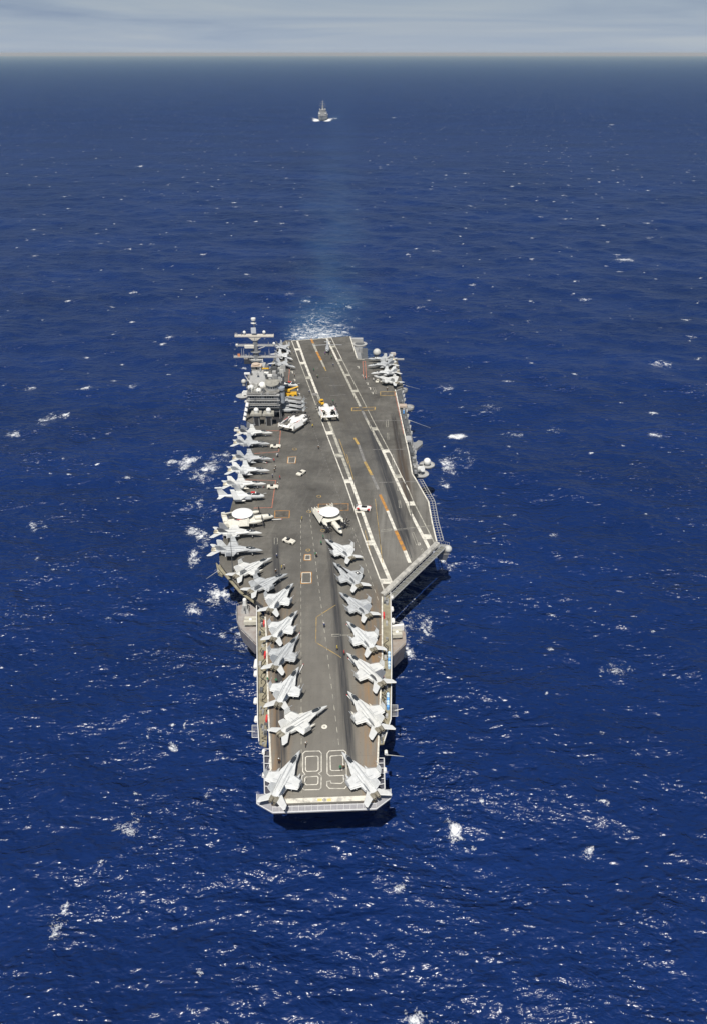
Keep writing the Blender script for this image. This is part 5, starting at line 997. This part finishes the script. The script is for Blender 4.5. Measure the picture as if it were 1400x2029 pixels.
s.build('red_panel', red_m, o); s = MB(); s.tube((-2.6, -.5, 1.7), (-2.6, .5, 1.7), .4, n=12); s.build('hose_reel', ship_grey, o)
for x in (1.7, -1.6):
    for y in (-1.05, 1.05): s = MB(); s.tube((x, y-.15, .5), (x, y+.15, .5), .5, n=12); s.build('wheel', tyre_m, o)
at_px(o, 720, 1011, -12); tag(o, 'white fire truck with red corners on the landing area ladder line', 'fire truck')
o = empty('deck_crane'); s = MB(); s.box((0, 0, 1.3), (7, 3.2, 1.6), 0, .94); s.box((-2.2, 0, 2.9), (2.2, 2.4, 1.8), 0, .85); s.build('chassis', yellow_m, o)
for x in (2.6, 0.2, -2.6):
    for y in (-1.5, 1.5): s = MB(); s.tube((x, y-.25, .75), (x, y+.25, .75), .75, n=14); s.build('wheel', tyre_m, o)
s = MB(); s.tube((-1, .7, 3.4), (4.2, .3, 5.2), .25, .18, 6); s.tube((-1, -.7, 3.4), (4.2, -.3, 5.2), .25, .18, 6); s.tube((4.2, 0, 5.2), (4.2, 0, 3.2), .06, n=5); s.box((-.6, 0, 3.3), (1.4, 2, .9)); s.build('boom', yellow_m, o)
s = MB(); s.box((-2.2, 0, 3.0), (2.28, 2.5, .5), 0, .9); s.build('cab_window', glass_m, o); at_px(o, 575, 786, 4); tag(o, 'big yellow deck crane parked between helicopters and the island', 'crane')
s = MB()   # tow bars
def make_bar():
    r = empty('tow_bar'); s = MB(); s.tube((0, 0, .45), (3.6, 0, .5), .11, n=6); s.build('bar', white_m, r); s = MB(); s.tube((3.6, 0, .5), (3.9, 0, .5), .13, .1, 6); s.build('bar_end', red_m, r)
    s = MB(); s.tube((.4, -.45, .22), (.4, .45, .22), .05, n=5); s.tube((.4, -.5, .22), (.4, -.36, .22), .22, n=8); s.tube((.4, .36, .22), (.4, .5, .22), .22, n=8); s.build('bar_wheels', tyre_m, r); return r
B = make_bar(); first = True
for a, b, lb in (((705, 1322), (689.5, 1307), 'the third jet of the port bow row'), ((703, 1397), (691, 1384), 'the second jet of the port bow row'), ((689, 1195), (676, 1184), 'the port jet at the angled deck corner'), ((699, 1254), (688.5, 1242), 'the port jet abreast the launcher'), ((592, 1337), (597, 1327), 'the third starboard bow jet'), ((583, 1273), (591, 1261), 'the fourth starboard bow jet'), ((513, 886), (530, 885.5), 'the second jet forward of the island'), ((513, 916), (529, 919), 'the third jet aft of the jamming jet'), ((509, 940), (528, 939.5), 'the second jet aft of the jamming jet'), ((503, 968), (524, 967), 'the jet next aft of the jamming jet'), ((538, 1032), (559, 1031), 'the starboard radar plane'), ((757, 752), (745, 747), 'the slanted port elevator jet'), ((519, 864.5), (534, 864.5), 'the jet next to the island towers')):
    o = B if first else copy_tree(B); first = False; pa, pb = P(*a), P(*b); dd = pb-pa; o.location = (pa.x, pa.y, ZD+.016); o.rotation_euler = (0, 0, math.atan2(dd.y, dd.x)); tag(o, 'white tow bar under the nose of '+lb, 'tow bar', 'white tow bars')

# ------------------------------------------------------------------ crew
def make_person(col, pose):
    J = {'pelvis': (0, 0, .95), 'belly': (.01, 0, 1.12), 'chest': (.02, 0, 1.33), 'neck': (.03, 0, 1.5), 'head': (.05, 0, 1.6), 'crown': (.05, 0, 1.76)}
    for s_, n_ in ((1, 'l'), (-1, 'r')):
        st = .16*s_ if pose == 1 else 0.0
        J['hip'+n_] = (0, .1*s_, .9); J['knee'+n_] = (.06+st, .12*s_, .5); J['ankle'+n_] = (-.02+st*1.4, .13*s_, .1); J['toe'+n_] = (.17+st*1.4, .14*s_, .04)
        J['sh'+n_] = (0, .2*s_, 1.42)
        if pose == 2 and s_ > 0: J['el'+n_] = (.18, .34, 1.42); J['wr'+n_] = (.36, .4, 1.55); J['ha'+n_] = (.42, .42, 1.63)
        else: J['el'+n_] = (-.04-st*.6, .27*s_, 1.14); J['wr'+n_] = (.08-st, .28*s_, .92); J['ha'+n_] = (.12-st, .27*s_, .82)
    keys = list(J); ed = [('pelvis', 'belly'), ('belly', 'chest'), ('chest', 'neck'), ('neck', 'head'), ('head', 'crown')]
    for n_ in 'lr': ed += [('pelvis', 'hip'+n_), ('hip'+n_, 'knee'+n_), ('knee'+n_, 'ankle'+n_), ('ankle'+n_, 'toe'+n_), ('chest', 'sh'+n_), ('sh'+n_, 'el'+n_), ('el'+n_, 'wr'+n_), ('wr'+n_, 'ha'+n_)]
    rad = dict(pelvis=.15, belly=.14, chest=.17, neck=.065, head=.1, crown=.085)
    for n_ in 'lr': rad.update({'hip'+n_: .1, 'knee'+n_: .07, 'ankle'+n_: .055, 'toe'+n_: .045, 'sh'+n_: .085, 'el'+n_: .055, 'wr'+n_: .04, 'ha'+n_: .045})
    me = bpy.data.meshes.new('person_frame'); me.from_pydata([J[k] for k in keys], [(keys.index(a), keys.index(b)) for a, b in ed], [])
    ob = bpy.data.objects.new('person_frame', me); COL.objects.link(ob); sk = ob.modifiers.new('skin', 'SKIN')
    for i, k in enumerate(keys): me.skin_vertices[0].data[i].radius = (rad[k], rad[k])
    me.skin_vertices[0].data[0].use_root = True
    sb = ob.modifiers.new('sub', 'SUBSURF'); sb.levels = 1; sb.render_levels = 1
    dg = bpy.context.evaluated_depsgraph_get(); nm = bpy.data.meshes.new_from_object(ob.evaluated_get(dg)); bpy.data.objects.remove(ob); nm.name = 'person'
    nm.materials.clear()
    for m in (navy_cloth, jersey[col], skin_m, tyre_m): nm.materials.append(m)
    for f in nm.polygons:
        z_ = f.center.z; hand = abs(f.center.y) > .2 and z_ < .93 or (pose == 2 and f.center.x > .33 and z_ > 1.4)
        f.material_index = 2 if (z_ > 1.5 or hand) else (1 if z_ > .98 or (abs(f.center.y) > .21 and z_ > .86) else (3 if z_ < .12 else 0)); f.use_smooth = True
    o = bpy.data.objects.new('person', nm); COL.objects.link(o)
    s = MB(); s.ball((.045, 0, 1.69), .135, 10, 5, -.15); s.box((.05, .13, 1.62), (.09, .05, .13)); s.box((.05, -.13, 1.62), (.09, .05, .13)); s.build('helmet', jersey[col] if col not in ('brown', 'blue') else white_m, o, True)
    s = MB(); s.box((.155, 0, 1.66), (.05, .16, .06)); s.build('goggles', hole_m, o); return o
PP = {}; rp = random.Random(11)
def person(x, y, col, label, grp=None, pose=None):
    pose = rp.randrange(3) if pose is None else pose; k = (col, pose)
    if k not in PP: PP[k] = o = make_person(col, pose)
    else: o = copy_tree(PP[k])
    q = P(x, y); o.location = (q.x, q.y, ZD+.02); o.rotation_euler = (0, 0, rp.uniform(0, 6.28)); o.scale = (1.04,)*3; tag(o, label, 'person', grp or 'deck crew'); return o
cw = [(549.2, 906, 'white', 'pair of', 'crew member in white jersey off the nose of the third jet past the jamming jet'), (551, 906.5, 'blue', '', 'crew member in dark blue jersey off the nose of the third jet past the jammer'), (543.2, 916.5, 'red', '', 'crew member in red jersey under the nose of a starboard edge jet'),
 (546.5, 930, 'brown', '', 'crew member in brown jersey facing the second jet aft of the jamming jet'), (544.4, 936, 'brown', '', 'crew member in brown jersey beside a tow bar near the jamming jet'), (540.6, 947.5, 'blue', '', 'crew member in blue jersey at the corner of the starboard elevator line'), (554.8, 950.5, 'red', '', 'crew member in red jersey outside the starboard elevator line'), (551, 964, 'brown', '', 'crew member in brown jersey beside the tractor hooked near the jamming jet'),
 (598, 1032.5, 'yellow', '', 'crew member in yellow jersey at the aft end of the dashed starboard line'), (625.5, 1103.5, 'green', '', 'crew member in green jersey between the painted squares and port jets'), (627.5, 1104.5, 'brown', '', 'crew member in brown jersey next to the small painted square'), (558.3, 1129.5, 'yellow', '', 'crew member in yellow jersey off the nose of the eighth starboard jet'), (563.5, 1128, 'brown', '', 'crew member in brown jersey beside the nose of the eighth starboard jet'), (636.3, 1080.5, 'green', '', 'crew member in dark green jersey on deck beside the port row'), (640.5, 1068.5, 'green', '', 'crew member in green jersey ahead of the aftmost port row jet'),
 (549, 1106.5, 'blue', '', 'crew member in blue jersey standing on the starboard catapult track'), (547, 1137, 'brown', '', 'crew member in brown jersey on the catapult track beside the seventh jet'), (642.2, 1244, 'blue', '', 'crew member in blue jersey on the dashed line inside the yellow outline'), (668, 1289, 'yellow', '', 'crew member in yellow jersey on the yellow outline near the port catapult'), (681.5, 1299, 'red', '', 'crew member in red jersey at the nose of the third port jet'), (548, 1354.5, 'green', '', 'crew member in green jersey between the third and fourth starboard bow jets'), (605.5, 1481, 'brown', '', 'crew member in brown jersey standing behind the painted eight'), (553.3, 1513, 'brown', '', 'crew member in brown jersey beside the starboard bow corner jet'), (674.5, 1527, 'green', '', 'crew member in green jersey on the painted six by the port bow jet'), (680.5, 1526, 'brown', '', 'crew member in brown jersey beneath the nose of the port bow jet'),
 (583, 702, 'blue', '', 'crew member in blue jersey beside the sternmost jet aft of the island'), (584, 747.5, 'brown', '', 'crew member in brown jersey by the parking marks aft of the island'), (586.5, 771, 'blue', '', 'crew member in blue jersey at the deck crane side of the parking marks'), (621.8, 736, 'green', '', 'crew member in green jersey alone on the landing area near the centreline'), (628.5, 749.5, 'brown', '', 'crew member in brown jersey paired with a green one on the landing area'), (630.3, 749.5, 'green', '', 'crew member in green jersey paired with a brown one on the landing area'), (656.5, 711, 'green', '', 'crew member in green jersey walking from the spread-rotor helicopter'), (658, 711.5, 'brown', '', 'crew member in brown jersey walking from the spread-rotor helicopter'), (660.3, 726.5, 'blue', '', 'crew member in blue jersey on the landing area beside the port stripe'), (613.2, 780, 'blue', '', 'crew member in blue jersey on the foul line abreast of the deck crane'), (644.3, 703.5, 'purple', '', 'crew member in purple jersey at the nose of the spread-rotor helicopter'), (619.5, 847.5, 'yellow', '', 'crew member in yellow jersey beside the cargo plane in front of the island'), (631, 890.5, 'brown', '', 'crew member in brown jersey on the deck beside the foul line ladder'),
 (723, 753, 'blue', '', 'crew member in blue jersey at the red line by the port aft elevator'), (729.5, 752, 'brown', '', 'crew member in brown jersey at the red line by the port aft elevator'), (766.5, 774.5, 'brown', '', 'crew member in brown jersey beside the port blast deflector'), (739.3, 756, 'white', '', 'crew member in white jersey beside the tractor at the port aft elevator'), (660, 798.5, 'green', '', 'crew member in green jersey near the propeller of the landing area cargo plane'), (544, 786.5, 'white', '', 'crew member in white jersey below the island control drum'), (531.2, 1352, 'green', '', 'crew member in green jersey at the starboard deck edge line')]
for x, y, c, _, lb in cw: person(x, y, c, lb)

# ------------------------------------------------------------------ the escort far astern
dq = W(638, 240); ES = empty('destroyer', (dq[0], dq[1]+8, 0), 0, 1.0); ES.scale = (1.35, 1.1, 1.1); tag(ES, 'small grey warship following far astern in the wake', 'destroyer')
esm = mat('escort_grey', (.28, .285, .29), .6)
s = MB(); rg_ = []
for y, wl, tp, zt in ((-8, .1, .6, 12.5), (2, 1.5, 5, 11.5), (18, 5, 8, 10.5), (45, 8.5, 9.6, 9.5), (100, 9.5, 10, 8.5), (140, 8, 9, 8.0)): rg_.append([(tp, y, zt), (wl, y+4, 0), (wl*.8, y+4, -4), (-wl*.8, y+4, -4), (-wl, y+4, 0), (-tp, y, zt)])
s.loft(rg_); s.build('hull', esm, ES, True)
s = MB(); s.prism([(-4.5, 40), (4.5, 40), (8.8, 45), (8.8, 70), (-8.8, 70), (-8.8, 45)], 9.5, 17.5); s.prism([(-3.4, 41), (3.4, 41), (6.8, 46), (6.8, 60), (-6.8, 60), (-6.8, 46)], 17.5, 23); s.build('deckhouse', esm, ES)
s = MB(); s.box((0, 41.4, 20.5), (6.4, 1.2, 1.0)); s.build('bridge_window', glass_m, ES)
for y in (-1, 1): s = MB(); s.plate([(y*4.9, 40.1, 16.5), (y*8.4, 44.2, 16.5), (y*8.4, 44.2, 12.8), (y*4.9, 40.1, 12.8)], .3); s.build('radar_face', radome_m, ES); s = MB(); s.box((y*5.8, 50, 24.4), (1.8, 2, 2.6)); s.build('director', radome_grey, ES)
s = MB(); s.box((0, 47, 24.3), (2, 2, 2.6)); s.build('director', radome_grey, ES)
s = MB(); s.tube((0, 56, 22), (0, 62, 44), 1.2, .4, 8); s.tube((-3.4, 64, 22), (0, 61, 35), .4, n=6); s.tube((3.4, 64, 22), (0, 61, 35), .4, n=6); s.build('mast', esm, ES)
for z_, wd in ((31, 14), (36, 11), (40.5, 6)): s = MB(); s.box((0, 59+(z_-31)*.25, z_), (wd, .8, .6)); s.tube((-wd/2, 59, z_), (-wd/2, 59, z_+1.6), .2, n=5); s.tube((wd/2, 59, z_), (wd/2, 59, z_+1.6), .2, n=5); s.build('yardarm', esm, ES)
for y in (72, 95): s = MB(); s.box((0, y, 17), (9, 10, 12), 0, .8); s.build('funnel', esm, ES)
s = MB(); s.box((0, 20, 11.8), (3.4, 4.2, 2.4), 0, .8); s.tube((0, 18.5, 12.4), (0, 12, 13.2), .22, n=8); s.build('deck_gun', esm, ES)

# ------------------------------------------------------------------ sea haze
hz = MB(); hz.box((0, 0, (172.0-12.0)/2), (130000, 130000, 172.0+12.0)); ho = hz.build('haze', [], None); ho.data.materials.clear(); tag(ho, None, kind='stuff')
hm = bpy.data.materials.new('haze_air'); hm.use_nodes = True; ht_ = hm.node_tree; ht_.nodes.remove(ht_.nodes['Principled BSDF'])
pv = ht_.nodes.new('ShaderNodeVolumePrincipled'); pv.inputs['Color'].default_value = (0.55, 0.82, 1.0, 1); pv.inputs['Absorption Color'].default_value = (1, 1, 1, 1); pv.inputs['Density'].default_value = HAZE; pv.inputs['Anisotropy'].default_value = 0.2
ht_.links.new(pv.outputs[0], ht_.nodes['Material Output'].inputs['Volume']); ho.data.materials.append(hm)
